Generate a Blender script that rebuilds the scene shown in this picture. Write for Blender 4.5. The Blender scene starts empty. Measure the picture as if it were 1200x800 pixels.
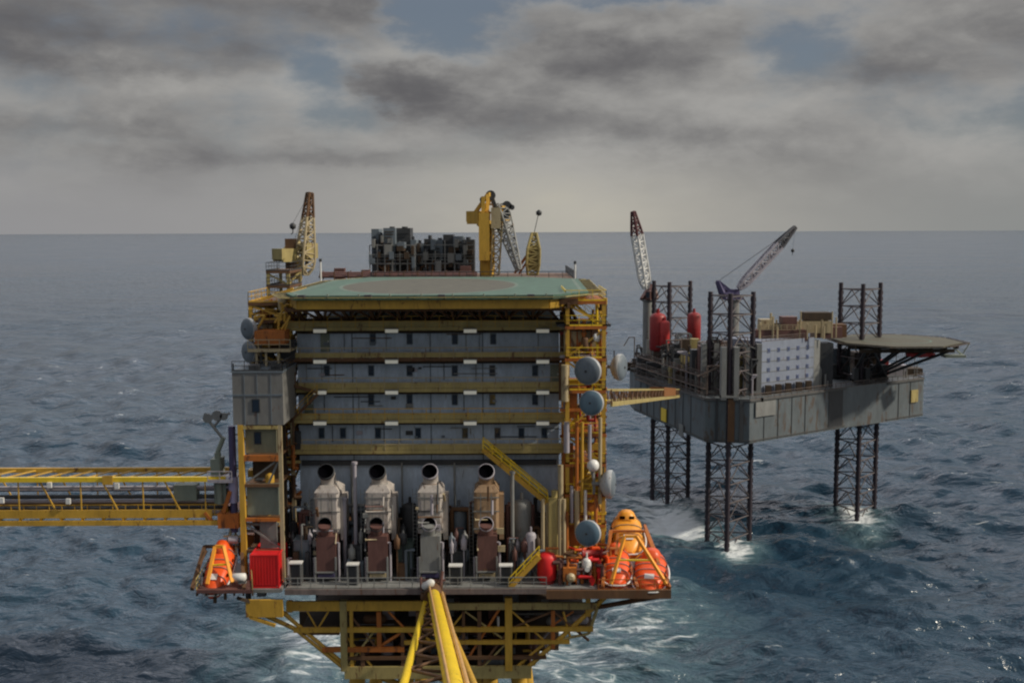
import bpy, math, random
import numpy as np
from mathutils import Vector, Matrix

random.seed(7)
rad = math.radians
scene = bpy.context.scene
COL = scene.collection

# ------------------------------------------------------------------ camera
CAM_H = 78.0
F = 1300.0                       # focal length in units of a 1200 px wide picture
PITCH = math.atan(129.0 / F)
ROLL = rad(0.22)
CAM = Vector((0, 0, CAM_H))
fw = Vector((0, math.cos(PITCH), -math.sin(PITCH)))
up0 = Vector((0, math.sin(PITCH), math.cos(PITCH)))
rt0 = Vector((1, 0, 0))
rt = rt0 * math.cos(ROLL) - up0 * math.sin(ROLL)
up = up0 * math.cos(ROLL) + rt0 * math.sin(ROLL)
cd = bpy.data.cameras.new('camera')
cd.sensor_width = 36
cd.lens = 36 * F / 1200
cd.clip_start = 1
cd.clip_end = 120000
cam = bpy.data.objects.new('camera', cd)
cam.matrix_world = Matrix(((rt.x, up.x, -fw.x, CAM.x), (rt.y, up.y, -fw.y, CAM.y),
                           (rt.z, up.z, -fw.z, CAM.z), (0, 0, 0, 1)))
COL.objects.link(cam)
scene.camera = cam


def W(px, py, Y):
    """point of the place, at distance Y ahead, on the sight line measured in the photograph"""
    d = fw + rt * ((px - 600) / F) + up * ((400 - py) / F)
    return CAM + d * (Y / d.y)


def X(px, Y, py=480): return W(px, py, Y).x
def Z(py, Y, px=500): return W(px, py, Y).z


# ------------------------------------------------------------------ light
SUN_EL, SUN_AZ = 36.0, 100.0      # azimuth clockwise from straight ahead (+Y)
SKY_STRENGTH = 0.1
world = bpy.data.worlds.new('World')
scene.world = world
world.use_nodes = True
nt = world.node_tree
nt.nodes.clear()


class NG:
    """small helper to write node maths"""
    def __init__(s, nt): s.nt = nt
    def n(s, t, **kw):
        o = s.nt.nodes.new(t)
        for k, v in kw.items(): setattr(o, k, v)
        return o
    def put(s, sock, v):
        if hasattr(v, 'is_output') or isinstance(v, bpy.types.NodeSocket): s.nt.links.new(v, sock)
        else: sock.default_value = v
    def m(s, op, a, b=0.0, c=0.0, clamp=False):
        o = s.n('ShaderNodeMath', operation=op, use_clamp=clamp)
        s.put(o.inputs[0], a); s.put(o.inputs[1], b)
        if len(o.inputs) > 2: s.put(o.inputs[2], c)
        return o.outputs[0]
    def mix(s, f, a, b):
        o = s.n('ShaderNodeMix', data_type='RGBA')
        s.put(o.inputs[0], f); s.put(o.inputs[6], a); s.put(o.inputs[7], b)
        return o.outputs[2]
    def ramp(s, f, lo, hi, a=0.0, b=1.0):
        o = s.n('ShaderNodeMapRange', interpolation_type='SMOOTHSTEP')
        s.put(o.inputs[0], f); s.put(o.inputs[1], lo); s.put(o.inputs[2], hi)
        s.put(o.inputs[3], a); s.put(o.inputs[4], b)
        return o.outputs[0]
    def noise(s, vec, scale, detail=4, rough=0.55, dist=0.0):
        o = s.n('ShaderNodeTexNoise')
        if vec is not None: s.put(o.inputs['Vector'], vec)
        o.inputs['Scale'].default_value = scale
        o.inputs['Detail'].default_value = detail
        o.inputs['Roughness'].default_value = rough
        o.inputs['Distortion'].default_value = dist
        return o.outputs['Fac']
    def comb(s, x, y, z=0.0):
        o = s.n('ShaderNodeCombineXYZ')
        s.put(o.inputs[0], x); s.put(o.inputs[1], y); s.put(o.inputs[2], z)
        return o.outputs[0]


g = NG(nt)
sky = g.n('ShaderNodeTexSky', sky_type='NISHITA', sun_disc=False)
sky.sun_elevation = rad(SUN_EL); sky.sun_rotation = rad(SUN_AZ)
sky.altitude = 0; sky.air_density = 1.0; sky.dust_density = 1.5; sky.ozone_density = 1.5
tc = g.n('ShaderNodeTexCoord')
sx = g.n('ShaderNodeSeparateXYZ'); nt.links.new(tc.outputs['Generated'], sx.inputs[0])
az = g.m('ARCTAN2', sx.outputs[0], sx.outputs[1])
el = g.m('ARCSINE', sx.outputs[2])
base_vec = g.comb(az, g.m('MULTIPLY', el, 2.2), 0.0)
wx = g.m('SUBTRACT', g.noise(base_vec, 9, 5, 0.6), 0.5)
wy = g.m('SUBTRACT', g.noise(g.comb(az, g.m('MULTIPLY', el, 2.2), 7.7), 11, 6, 0.62), 0.5)
w2 = g.m('SUBTRACT', g.noise(base_vec, 38, 5, 0.6), 0.5)
azw = g.m('ADD', az, g.m('ADD', g.m('MULTIPLY', wx, 0.10), g.m('MULTIPLY', w2, 0.022)))
elw = g.m('ADD', el, g.m('ADD', g.m('MULTIPLY', wy, 0.045), g.m('MULTIPLY', w2, 0.014)))


def blob(px, py, rx, ry, amp):
    a, e = math.atan((px - 600) / F), math.atan((271 - py) / F)
    dx = g.m('MULTIPLY', g.m('SUBTRACT', azw, a), F / rx)
    dy = g.m('MULTIPLY', g.m('SUBTRACT', elw, e), F / ry)
    q = g.m('ADD', g.m('MULTIPLY', dx, dx), g.m('MULTIPLY', dy, dy))
    return g.m('MULTIPLY', g.m('EXPONENT', g.m('MULTIPLY', q, -1.0)), amp)


def total(lst, start):
    s = start
    for b in lst: s = g.m('ADD', s, blob(*b))
    return s


def cloud_field(de):
    e2 = g.m('ADD', el, de) if de else el
    q = g.comb(g.m('ADD', az, g.m('MULTIPLY', wx, 0.10)), g.m('MULTIPLY', e2, 2.2), 3.6)
    return g.noise(q, 4.2, 10, 0.54, 0.1)
n_big = cloud_field(0.0)
n_up = cloud_field(0.016)
relief = g.m('SUBTRACT', n_big, n_up)          # > 0 on the sunlit tops, < 0 on the bases
n_det = g.noise(g.comb(az, g.m('MULTIPLY', el, 1.9), 11.0), 14, 10, 0.58, 0.15)
cover = total([(530, 35, 75, 50, -0.62), (395, 95, 50, 40, -0.5), (620, 0, 160, 22, -0.45), (800, 8, 120, 14, -0.4),
               (925, 62, 55, 38, -0.42), (1190, 150, 60, 60, -0.18), (390, 140, 60, 20, -0.2), (170, 170, 60, 10, -0.15),
               (430, 30, 40, 40, 0.3), (700, 85, 180, 60, 0.3), (490, 105, 80, 35, 0.35)],
              g.m('ADD', g.m('MULTIPLY', g.m('SUBTRACT', n_big, 0.5), 0.9), g.m('MULTIPLY', g.m('SUBTRACT', n_det, 0.5), 0.95)))
cover = g.ramp(g.m('ADD', cover, 0.42), -0.10, 0.50)
horiz = g.ramp(el, 0.0, 0.085)           # 0 at the horizon
shade = total([(140, 62, 300, 38, -0.55), (60, 160, 190, 16, -0.3), (485, 112, 75, 34, -0.55), (370, 187, 240, 13, -0.35),
               (700, 78, 120, 22, -0.28), (980, 100, 100, 17, -0.4), (640, 155, 120, 24, -0.38), (860, 165, 110, 14, -0.2), (330, 8, 240, 20, -0.3),
               (560, 195, 70, 16, -0.2), (1130, 60, 130, 50, -0.1),
               (470, 72, 90, 12, 0.28), (340, 100, 60, 30, 0.18), (660, 225, 150, 70, 0.6), (720, 40, 190, 14, 0.12), (880, 90, 40, 60, 0.15),
               (120, 110, 140, 18, 0.12)],
              g.m('ADD', g.m('ADD', g.m('MULTIPLY', g.m('SUBTRACT', 0.52, n_big), 0.7), g.m('MULTIPLY', relief, 2.3)), g.m('MULTIPLY', g.m('SUBTRACT', n_det, 0.5), 0.95)))
rim = g.m('MULTIPLY', g.m('MULTIPLY', cover, g.m('SUBTRACT', 1.0, cover)), 0.9)
shade = g.m('ADD', shade, rim)
shade = g.ramp(g.m('ADD', g.m('MULTIPLY', shade, g.m('MULTIPLY_ADD', horiz, 0.6, 0.4)), 0.57), -0.12, 1.15)
cloud = g.mix(shade, (1.15, 1.13, 1.19, 1), (3.75, 3.68, 3.52, 1))
blue = g.mix(0.75, sky.outputs[0], (1.3, 1.45, 1.7, 1))
hz = g.mix(g.ramp(az, -0.46, 0.1), (2.9, 2.87, 2.95, 1), (3.4, 3.3, 3.1, 1))
hz = g.mix(g.ramp(az, 0.1, 0.5), hz, (2.5, 2.6, 2.55, 1))
hz = g.mix(blob(665, 235, 190, 95, 0.75), hz, (5.2, 4.9, 4.1, 1))
clear = g.mix(g.ramp(el, 0.01, 0.12), hz, blue)
col = g.mix(cover, clear, cloud)
col = g.mix(g.ramp(el, -0.004, 0.085, 0.85, 0.0), col, hz)
# bright broken cloud high above the frame, where the sun stands behind it
a0, e0 = rad(SUN_AZ), rad(SUN_EL)
sd = (math.sin(a0) * math.cos(e0), math.cos(a0) * math.cos(e0), math.sin(e0))
vd = g.n('ShaderNodeVectorMath', operation='DOT_PRODUCT')
nt.links.new(tc.outputs['Generated'], vd.inputs[0]); vd.inputs[1].default_value = sd
glow = g.ramp(vd.outputs['Value'], 0.62, 1.0)
high = g.ramp(el, 0.20, 0.5)
hcol = g.mix(g.ramp(n_det, 0.35, 0.65), (3.0, 3.2, 3.7, 1), (5.2, 5.2, 5.4, 1))
col = g.mix(high, col, hcol)
col = g.mix(g.m('MULTIPLY', glow, 0.5), col, (8.0, 7.5, 6.6, 1))
# unseen bright patch added high ahead so the sea reflects more light
ahead = g.m('MULTIPLY', blob(540, -560, 1050, 560, 1.0), g.ramp(el, 0.19, 0.42))
col = g.mix(ahead, col, (15.5, 15.4, 16.6, 1))
behind = g.ramp(sx.outputs[1], -0.7, 0.35, 0.95, 1.0)
bs = g.n('ShaderNodeVectorMath', operation='SCALE'); g.put(bs.inputs[0], col); g.put(bs.inputs['Scale'], behind); col = bs.outputs[0]
bg = g.n('ShaderNodeBackground'); bg.inputs[1].default_value = SKY_STRENGTH
out = g.n('ShaderNodeOutputWorld')
nt.links.new(col, bg.inputs[0]); nt.links.new(bg.outputs[0], out.inputs[0])

sl = bpy.data.lights.new('sun', 'SUN')
sl.energy = 3.6; sl.angle = rad(2.0); sl.color = (1.0, 0.90, 0.74)
so = bpy.data.objects.new('sun', sl)
so.rotation_euler = Vector(sd).to_track_quat('Z', 'Y').to_euler()
so.location = (60, 60, 160)
COL.objects.link(so)

scene.view_settings.view_transform = 'Standard'
scene.view_settings.look = 'None'
scene.view_settings.exposure = 0.0
scene.view_settings.gamma = 1.0
scene.render.engine = 'CYCLES'
scene.cycles.max_bounces = 6
scene.cycles.filter_width = 2.2

# ------------------------------------------------------------------ materials
MATS = {}


def mat(name, color, rough=0.6, metal=0.0, spec=0.5, dirt=0.35, rust=0.0, rust_col=(0.10, 0.035, 0.012), scale=0.6, streak=True, bump=0.12, emit=None):
    if name in MATS: return MATS[name]
    m = bpy.data.materials.new(name); m.use_nodes = True
    t = m.node_tree; t.nodes.clear(); h = NG(t)
    geo = h.n('ShaderNodeNewGeometry')
    mp = h.n('ShaderNodeMapping'); t.links.new(geo.outputs['Position'], mp.inputs[0])
    mp.inputs['Scale'].default_value = (1, 1, 0.28 if streak else 1)
    pos = mp.outputs[0]
    a = h.noise(pos, scale, 6, 0.65)
    b = h.noise(pos, scale * 6.5, 4, 0.6)
    v = h.m('ADD', h.m('MULTIPLY', h.m('SUBTRACT', a, 0.5), dirt * 2.2), h.m('MULTIPLY', h.m('SUBTRACT', b, 0.5), dirt * 1.3))
    v = h.m('ADD', v, 1.0 - dirt * 0.15)
    c = h.n('ShaderNodeVectorMath', operation='SCALE'); c.inputs[0].default_value = color; h.put(c.inputs['Scale'], v)
    colr = c.outputs[0]
    if rust > 0:
        r = h.m('ADD', h.noise(pos, scale * 2.3, 7, 0.7, 0.4), h.m('MULTIPLY', h.m('SUBTRACT', b, 0.5), 0.35))
        f = h.ramp(r, 0.66 - rust * 0.3, 0.74 - rust * 0.26)
        colr = h.mix(h.m('MULTIPLY', f, 0.85), colr, (*rust_col, 1))
    p = h.n('ShaderNodeBsdfPrincipled')
    h.put(p.inputs['Base Color'], colr)
    h.put(p.inputs['Roughness'], h.m('ADD', h.m('MULTIPLY', h.m('SUBTRACT', b, 0.5), 0.3), rough))
    p.inputs['Metallic'].default_value = metal; p.inputs['Specular IOR Level'].default_value = spec
    if emit:
        p.inputs['Emission Color'].default_value = (*emit[:3], 1); p.inputs['Emission Strength'].default_value = emit[3]
    if bump:
        bp = h.n('ShaderNodeBump'); bp.inputs['Strength'].default_value = bump; bp.inputs['Distance'].default_value = 0.05
        h.put(bp.inputs['Height'], b); t.links.new(bp.outputs[0], p.inputs['Normal'])
    o = h.n('ShaderNodeOutputMaterial'); t.links.new(p.outputs[0], o.inputs[0])
    MATS[name] = m
    return m


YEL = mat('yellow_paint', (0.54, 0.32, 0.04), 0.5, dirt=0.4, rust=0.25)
YELB = mat('bright_yellow_paint', (0.80, 0.56, 0.03), 0.36, dirt=0.25, rust=0.12)
OLI = mat('olive_yellow_paint', (0.36, 0.29, 0.11), 0.6, dirt=0.4, rust=0.3)
ORG = mat('orange_primer', (0.42, 0.13, 0.02), 0.55, dirt=0.4, rust=0.35)
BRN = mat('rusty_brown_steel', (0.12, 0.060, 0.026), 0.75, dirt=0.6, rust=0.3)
DBR = mat('dark_brown_steel', (0.055, 0.035, 0.02), 0.8, dirt=0.6)
BLU = mat('blue_grey_cladding', (0.40, 0.48, 0.58), 0.5, dirt=0.45, rust=0.1, rust_col=(0.12, 0.10, 0.08))
DBL = mat('dark_blue_grey_cladding', (0.13, 0.16, 0.19), 0.55, dirt=0.35)
GRY = mat('grey_steel', (0.20, 0.205, 0.20), 0.55, dirt=0.4, rust=0.15)
TWR = mat('tower_grey_cladding', (0.17, 0.17, 0.165), 0.6, dirt=0.35, rust=0.12)
GRN = mat('grey_green_panel', (0.19, 0.22, 0.18), 0.6, dirt=0.35)
DRK = mat('dark_steel', (0.035, 0.038, 0.043), 0.6, dirt=0.5)
BLK = mat('black_opening', (0.002, 0.002, 0.003), 0.95, spec=0.0, dirt=0.2)
WHT = mat('white_paint', (0.68, 0.68, 0.66), 0.4, dirt=0.18, rust=0.05)
CRM = mat('cream_paint', (0.40, 0.33, 0.20), 0.5, dirt=0.35, rust=0.3)
STK = mat('silver_cladding', (0.46, 0.42, 0.39), 0.5, metal=0.1, dirt=0.5, rust=0.3, rust_col=(.14, .10, .08), scale=0.9)
STB = mat('heat_browned_cladding', (0.33, 0.22, 0.13), 0.5, metal=0.1, dirt=0.5, rust=0.25)
MRN = mat('maroon_primer', (0.12, 0.055, 0.047), 0.6, dirt=0.45)
RED = mat('red_container_paint', (0.62, 0.014, 0.016), 0.5, dirt=0.3)
DRD = mat('dark_red_paint', (0.26, 0.016, 0.016), 0.5, dirt=0.3)
LOR = mat('lifeboat_orange', (0.78, 0.095, 0.012), 0.42, dirt=0.3)
LYL = mat('lifeboat_yellow_orange', (0.82, 0.34, 0.03), 0.42, dirt=0.3)
GRD = mat('helideck_green', (0.060, 0.125, 0.088), 0.75, dirt=0.7, streak=False)
GDB = mat('helideck_circle_brown', (0.085, 0.082, 0.058), 0.8, dirt=0.7, streak=False)
PLE = mat('pale_green_line', (0.11, 0.16, 0.12), 0.7, dirt=0.8, streak=False)
NET = mat('dark_net', (0.05, 0.055, 0.045), 0.8)
GLS = mat('window_glass', (0.012, 0.022, 0.04), 0.08, dirt=0.2, bump=0)
LMP = mat('lamp_diffuser', (0.75, 0.75, 0.66), 0.4, dirt=0.05, bump=0, emit=(1.0, 0.96, 0.8, 0.12))
PRP = mat('violet_blue_pipe', (0.07, 0.06, 0.14), 0.5, dirt=0.3)
HUL = mat('hull_grey', (0.105, 0.125, 0.138), 0.55, dirt=0.5, rust=0.42, rust_col=(0.075, 0.05, 0.035), scale=0.25)
LEG = mat('leg_dark_steel', (0.030, 0.022, 0.032), 0.65, dirt=0.5, rust=0.15)
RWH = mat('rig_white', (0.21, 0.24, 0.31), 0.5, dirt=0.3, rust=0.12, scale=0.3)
RHD = mat('rig_helideck_olive', (0.085, 0.08, 0.055), 0.8, dirt=0.3, streak=False)
TEA = mat('drum_cover', (0.09, 0.15, 0.20), 0.4, dirt=0.4)
RBR = mat('rig_brown_clutter', (0.13, 0.10, 0.085), 0.7, dirt=0.5, rust=0.3)
LAV = mat('pale_lavender_steel', (0.34, 0.32, 0.36), 0.5, dirt=0.3)

# ------------------------------------------------------------------ sea
def sea_material():
    m = bpy.data.materials.new('sea_water'); m.use_nodes = True
    t = m.node_tree; t.nodes.clear(); h = NG(t)
    geo = h.n('ShaderNodeNewGeometry'); P = geo.outputs['Position']
    sep = h.n('ShaderNodeSeparateXYZ'); t.links.new(P, sep.inputs[0])
    mp = h.n('ShaderNodeMapping'); t.links.new(P, mp.inputs[0])
    mp.inputs['Rotation'].default_value = (0, 0, rad(-18)); mp.inputs['Scale'].default_value = (0.5, 1, 1)
    p = mp.outputs[0]
    slick = h.noise(mp.outputs[0], 0.006, 4, 0.6)
    n1 = h.noise(p, 0.22, 4, 0.6, 0.5)
    n2 = h.noise(p, 0.9, 3, 0.6, 0.4)
    n3 = h.noise(p, 0.07, 3, 0.5, 0.3)
    n4 = h.noise(p, 0.016, 5, 0.6, 0.3)
    hgt = h.m('ADD', h.m('MULTIPLY', n1, 2.0), h.m('ADD', h.m('MULTIPLY', n2, 0.35), h.m('ADD', h.m('MULTIPLY', n3, 2.6), h.m('MULTIPLY', n4, 9.0))))
    bp = h.n('ShaderNodeBump'); bp.inputs['Distance'].default_value = 1.0
    h.put(bp.inputs['Strength'], h.ramp(slick, 0.35, 0.65, 0.65, 1.0)); h.put(bp.inputs['Height'], hgt)
    # foam: whitecaps on crests, churned water round the legs, glint painted as foam
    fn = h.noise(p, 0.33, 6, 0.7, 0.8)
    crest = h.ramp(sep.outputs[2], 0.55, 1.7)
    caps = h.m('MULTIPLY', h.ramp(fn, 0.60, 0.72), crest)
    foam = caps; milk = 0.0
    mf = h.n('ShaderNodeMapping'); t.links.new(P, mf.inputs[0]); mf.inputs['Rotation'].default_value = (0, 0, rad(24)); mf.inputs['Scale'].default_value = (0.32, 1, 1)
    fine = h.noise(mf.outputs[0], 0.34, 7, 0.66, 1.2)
    for (cx, cy, r, amt) in FOAM_GLINT:
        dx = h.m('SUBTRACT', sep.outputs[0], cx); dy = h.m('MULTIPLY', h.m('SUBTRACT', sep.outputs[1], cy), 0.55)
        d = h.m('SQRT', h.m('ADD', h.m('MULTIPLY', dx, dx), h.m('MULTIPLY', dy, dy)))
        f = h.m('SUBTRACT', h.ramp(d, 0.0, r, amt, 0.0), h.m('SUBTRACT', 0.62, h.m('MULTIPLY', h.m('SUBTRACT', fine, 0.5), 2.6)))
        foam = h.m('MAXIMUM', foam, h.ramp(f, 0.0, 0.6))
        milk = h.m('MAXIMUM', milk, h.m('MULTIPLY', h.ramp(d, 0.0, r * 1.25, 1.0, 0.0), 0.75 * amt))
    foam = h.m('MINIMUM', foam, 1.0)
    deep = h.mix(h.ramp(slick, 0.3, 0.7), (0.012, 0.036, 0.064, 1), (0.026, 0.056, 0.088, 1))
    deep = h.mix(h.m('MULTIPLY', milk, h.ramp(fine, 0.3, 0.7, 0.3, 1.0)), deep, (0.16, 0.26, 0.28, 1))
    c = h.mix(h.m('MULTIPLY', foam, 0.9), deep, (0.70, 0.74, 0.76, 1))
    b = h.n('ShaderNodeBsdfPrincipled')
    h.put(b.inputs['Base Color'], c)
    b.inputs['IOR'].default_value = 1.33
    h.put(b.inputs['Roughness'], h.m('MAXIMUM', h.ramp(slick, 0.3, 0.7, 0.14, 0.24), h.m('MULTIPLY', foam, 0.8)))
    t.links.new(bp.outputs[0], b.inputs['Normal'])
    o = h.n('ShaderNodeOutputMaterial'); t.links.new(b.outputs[0], o.inputs[0])
    return m


FOAM_GLINT = [(43, 289, 15, 2.0), (40, 308, 16, 1.1), (54, 266, 9, 1.25), (93, 294, 10, 1.25), (6, 203, 40, 0.80), (-36, 211, 26, 0.92), (26, 214, 24, 0.74), (-20, 300, 40, 0.62)]  # foam at the legs, plus sea glint painted in as pale patches


def build_sea():
    rng = np.random.RandomState(4)
    R = [4.0, 30, 70, 100, 120]
    y = 900.0
    while y > 2.2:
        R.append(CAM_H * 1300 / y); y -= 0.95
    R = np.array(R[:5] + [r for r in R[5:] if r > 125])
    R = np.concatenate([R, np.array([55000.0, 80000.0])])
    th = np.concatenate([np.linspace(-180, -36, 50), np.linspace(-35, 35, 1250), np.linspace(36, 180, 50)[:]])
    th = np.radians(th)
    RR, TT = np.meshgrid(R, th, indexing='ij')
    x = RR * np.sin(TT); yv = RR * np.cos(TT)
    z = np.zeros_like(x)
    sp = np.gradient(R)[:, None] * np.ones_like(x)
    sp = np.maximum(sp, RR * math.radians(0.056))
    nw = 110
    lam = np.exp(rng.uniform(math.log(3.2), math.log(60.0), nw))
    wind = math.radians(200)
    for i in range(nw):
        L = lam[i]; k = 2 * math.pi / L
        a = wind + rng.normal(0, 0.55)
        amp = 0.0098 * L ** 0.85 * min(1, (60 / L) ** 1.2)
        ph = rng.uniform(0, 6.28)
        q = k * (x * math.sin(a) + yv * math.cos(a)) + ph
        damp = np.clip((L / sp - 2.0) / 2.5, 0, 1)
        s = np.sin(q)
        z += amp * damp * (s + 0.28 * np.cos(2 * q) * np.clip((L / sp - 4) / 4, 0, 1))
    z += rng.normal(0, 1, z.shape) * np.clip((sp - 6) / 25, 0, 1) * 0.55
    near = np.abs(np.degrees(TT)) < 35.5
    z *= near
    nr, nt_ = x.shape
    vs = np.stack([x.ravel(), yv.ravel(), z.ravel()], 1)
    i = np.arange(nr - 1)[:, None]; j = np.arange(nt_ - 1)[None, :]
    a = i * nt_ + j
    fs = np.stack([a, a + nt_, a + nt_ + 1, a + 1], -1).reshape(-1, 4)
    me = bpy.data.meshes.new('sea')
    me.vertices.add(len(vs)); me.vertices.foreach_set('co', vs.astype(np.float32).ravel())
    me.loops.add(fs.size); me.loops.foreach_set('vertex_index', fs[:, ::-1].astype(np.int32).ravel())
    me.polygons.add(len(fs))
    me.polygons.foreach_set('loop_start', (np.arange(len(fs)) * 4).astype(np.int32))
    me.update(calc_edges=True)
    me.polygons.foreach_set('use_smooth', np.ones(len(fs), dtype=bool))
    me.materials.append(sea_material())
    o = bpy.data.objects.new('sea', me); COL.objects.link(o)
    o['kind'] = 'structure'
    o['label'] = 'dark blue grey open sea with choppy waves and foam'
    print('sea verts', len(vs), 'z', z.min(), z.max(), z.std())


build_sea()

# ------------------------------------------------------------------ mesh helpers
class MB:
    """collects solids, then links them as ONE mesh object"""
    def __init__(s): s.v = []; s.f = []; s.sm = []
    def add(s, vs, fs, smooth=False):
        n = len(s.v); s.v += [tuple(v) for v in vs]
        for f in fs: s.f.append([i + n for i in f]); s.sm.append(smooth)
        return s
    def box(s, x0, x1, y0, y1, z0, z1):
        vs = [(x0, y0, z0), (x1, y0, z0), (x1, y1, z0), (x0, y1, z0), (x0, y0, z1), (x1, y0, z1), (x1, y1, z1), (x0, y1, z1)]
        return s.add(vs, [(0, 3, 2, 1), (4, 5, 6, 7), (0, 1, 5, 4), (1, 2, 6, 5), (2, 3, 7, 6), (3, 0, 4, 7)])
    def beam(s, p, q, w, h=None, upv=Vector((0, 0, 1))):
        p = Vector(p); q = Vector(q); h = h or w; d = (q - p)
        if d.length < 1e-5: return s
        d.normalize()
        if abs(d.dot(upv)) > 0.98: upv = Vector((0, 1, 0))
        a = d.cross(upv).normalized(); b = a.cross(d).normalized()
        vs = []
        for c in (p, q):
            for (i, j) in ((-1, -1), (1, -1), (1, 1), (-1, 1)): vs.append(c + a * (i * w / 2) + b * (j * h / 2))
        return s.add(vs, [(0, 3, 2, 1), (4, 5, 6, 7), (0, 1, 5, 4), (1, 2, 6, 5), (2, 3, 7, 6), (3, 0, 4, 7)])
    def tube(s, p, q, r, r2=None, n=10, cap=True):
        p = Vector(p); q = Vector(q); r2 = r if r2 is None else r2; d = q - p
        if d.length < 1e-5: return s
        d.normalize(); u = Vector((0, 0, 1)) if abs(d.z) < 0.95 else Vector((0, 1, 0))
        a = d.cross(u).normalized(); b = a.cross(d).normalized()
        vs = []
        for c, rr in ((p, r), (q, r2)):
            for i in range(n):
                t = 2 * math.pi * i / n; vs.append(c + a * (math.cos(t) * rr) + b * (math.sin(t) * rr))
        s.add(vs, [(i, i + n, (i + 1) % n + n, (i + 1) % n) for i in range(n)], n > 6)
        if cap: s.add(vs, [tuple(range(n)), tuple(range(2 * n - 1, n - 1, -1))])
        return s
    def lathe(s, p, axis, prof, n=20, cap0=True, cap1=True):
        """prof: list of (distance along the axis, radius)"""
        p = Vector(p); d = Vector(axis).normalized(); u = Vector((0, 0, 1)) if abs(d.z) < 0.95 else Vector((0, 1, 0))
        a = d.cross(u).normalized(); b = a.cross(d).normalized(); vs = []
        for (t, r) in prof:
            for i in range(n):
                w = 2 * math.pi * i / n; vs.append(p + d * t + a * (math.cos(w) * r) + b * (math.sin(w) * r))
        fs = []
        for k in range(len(prof) - 1):
            for i in range(n): fs.append((k * n + i, (k + 1) * n + i, (k + 1) * n + (i + 1) % n, k * n + (i + 1) % n))
        s.add(vs, fs, True)
        m = (len(prof) - 1) * n
        s.add(vs, ([tuple(range(n))] if cap0 else []) + ([tuple(range(m + n - 1, m - 1, -1))] if cap1 else []))
        return s
    def prism(s, pts, z0, z1):
        n = len(pts); vs = [(x, y, z0) for x, y in pts] + [(x, y, z1) for x, y in pts]
        return s.add(vs, [tuple(range(n))[::-1], tuple(range(n, 2 * n))] + [(i, (i + 1) % n, (i + 1) % n + n, i + n) for i in range(n)])
    def loft(s, rings, smooth=True):
        n = len(rings[0]); vs = [v for r in rings for v in r]; fs = []
        for k in range(len(rings) - 1):
            for i in range(n): fs.append((k * n + i, k * n + (i + 1) % n, (k + 1) * n + (i + 1) % n, (k + 1) * n + i))
        s.add(vs, fs, smooth); m = (len(rings) - 1) * n
        s.add(vs, [tuple(range(n))[::-1], tuple(range(m, m + n))])
        return s
    def path(s, pts, r, n=8):
        for i in range(len(pts) - 1): s.tube(pts[i], pts[i + 1], r, n=n)
        return s
    def rail(s, p, q, h=1.1, step=1.6, r=0.035, kick=True):
        p = Vector(p); q = Vector(q); L = (q - p).length; n = max(1, round(L / step)); U = Vector((0, 0, 1))
        for i in range(n + 1):
            c = p.lerp(q, i / n); s.beam(c, c + U * h, r * 1.6)
        s.beam(p + U * h, q + U * h, r * 2); s.beam(p + U * h * 0.55, q + U * h * 0.55, r * 1.5)
        if kick: s.beam(p + U * 0.08, q + U * 0.08, 0.02, 0.16)
        return s
    def lattice(s, p, q, w0, w1, bays, rc, rb, side=None, prof=None, sides=4):
        """lattice beam from p to q, width w0 -> w1"""
        p = Vector(p); q = Vector(q); d = (q - p).normalized()
        a = Vector(side).normalized() if side is not None else d.cross(Vector((0, 0, 1))).normalized()
        b = a.cross(d).normalized(); rings = []
        for i in range(bays + 1):
            t = i / bays; w = prof(t) if prof else w0 + (w1 - w0) * t; c = p.lerp(q, t)
            if sides == 4: rings.append([c + a * (x * w / 2) + b * (y * w / 2) for x, y in ((-1, -1), (1, -1), (1, 1), (-1, 1))])
            else: rings.append([c + a * (x * w / 2) + b * (y * w / 2) for x, y in ((-1, -.6), (1, -.6), (0, .9))])
        m = len(rings[0])
        for i in range(bays):
            for k in range(m):
                s.tube(rings[i][k], rings[i + 1][k], rc, n=6, cap=False)
                k2 = (k + 1) % m
                A, B = (rings[i][k], rings[i + 1][k2]) if i % 2 == 0 else (rings[i][k2], rings[i + 1][k])
                s.tube(A, B, rb, n=5, cap=False); s.tube(rings[i][k], rings[i][k2], rb, n=5, cap=False)
        for k in range(m): s.tube(rings[-1][k], rings[-1][(k + 1) % m], rb, n=5)
        return s
    def build(s, name, material, parent=None, label=None):
        me = bpy.data.meshes.new(name); o = bpy.data.objects.new(name, me); COL.objects.link(o)
        off = WORLD.get(parent.name, Vector((0, 0, 0))) if parent else Vector((0, 0, 0))
        if parent is None:
            arr = np.array(s.v); off = Vector(((arr[:, 0].min() + arr[:, 0].max()) / 2, (arr[:, 1].min() + arr[:, 1].max()) / 2, arr[:, 2].min()))
        me.from_pydata([(v[0] - off.x, v[1] - off.y, v[2] - off.z) for v in s.v], [], s.f)
        me.polygons.foreach_set('use_smooth', s.sm)
        me.materials.append(material); me.update()
        if parent: o.parent = parent
        else: o.location = off
        WORLD[o.name] = off.copy()
        if label: o['label'] = label
        return o


WORLD = {}


def thing(name, label, cat, loc, group=None):
    o = bpy.data.objects.new(name, None); COL.objects.link(o); o.location = loc
    o.empty_display_size = 0.5
    WORLD[o.name] = Vector(loc); o['label'] = label; o['category'] = cat
    if group: o['group'] = group
    return o


def tag(o, label, cat, group=None, kind=None):
    o['label'] = label; o['category'] = cat
    if group: o['group'] = group
    if kind: o['kind'] = kind
    return o


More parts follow.
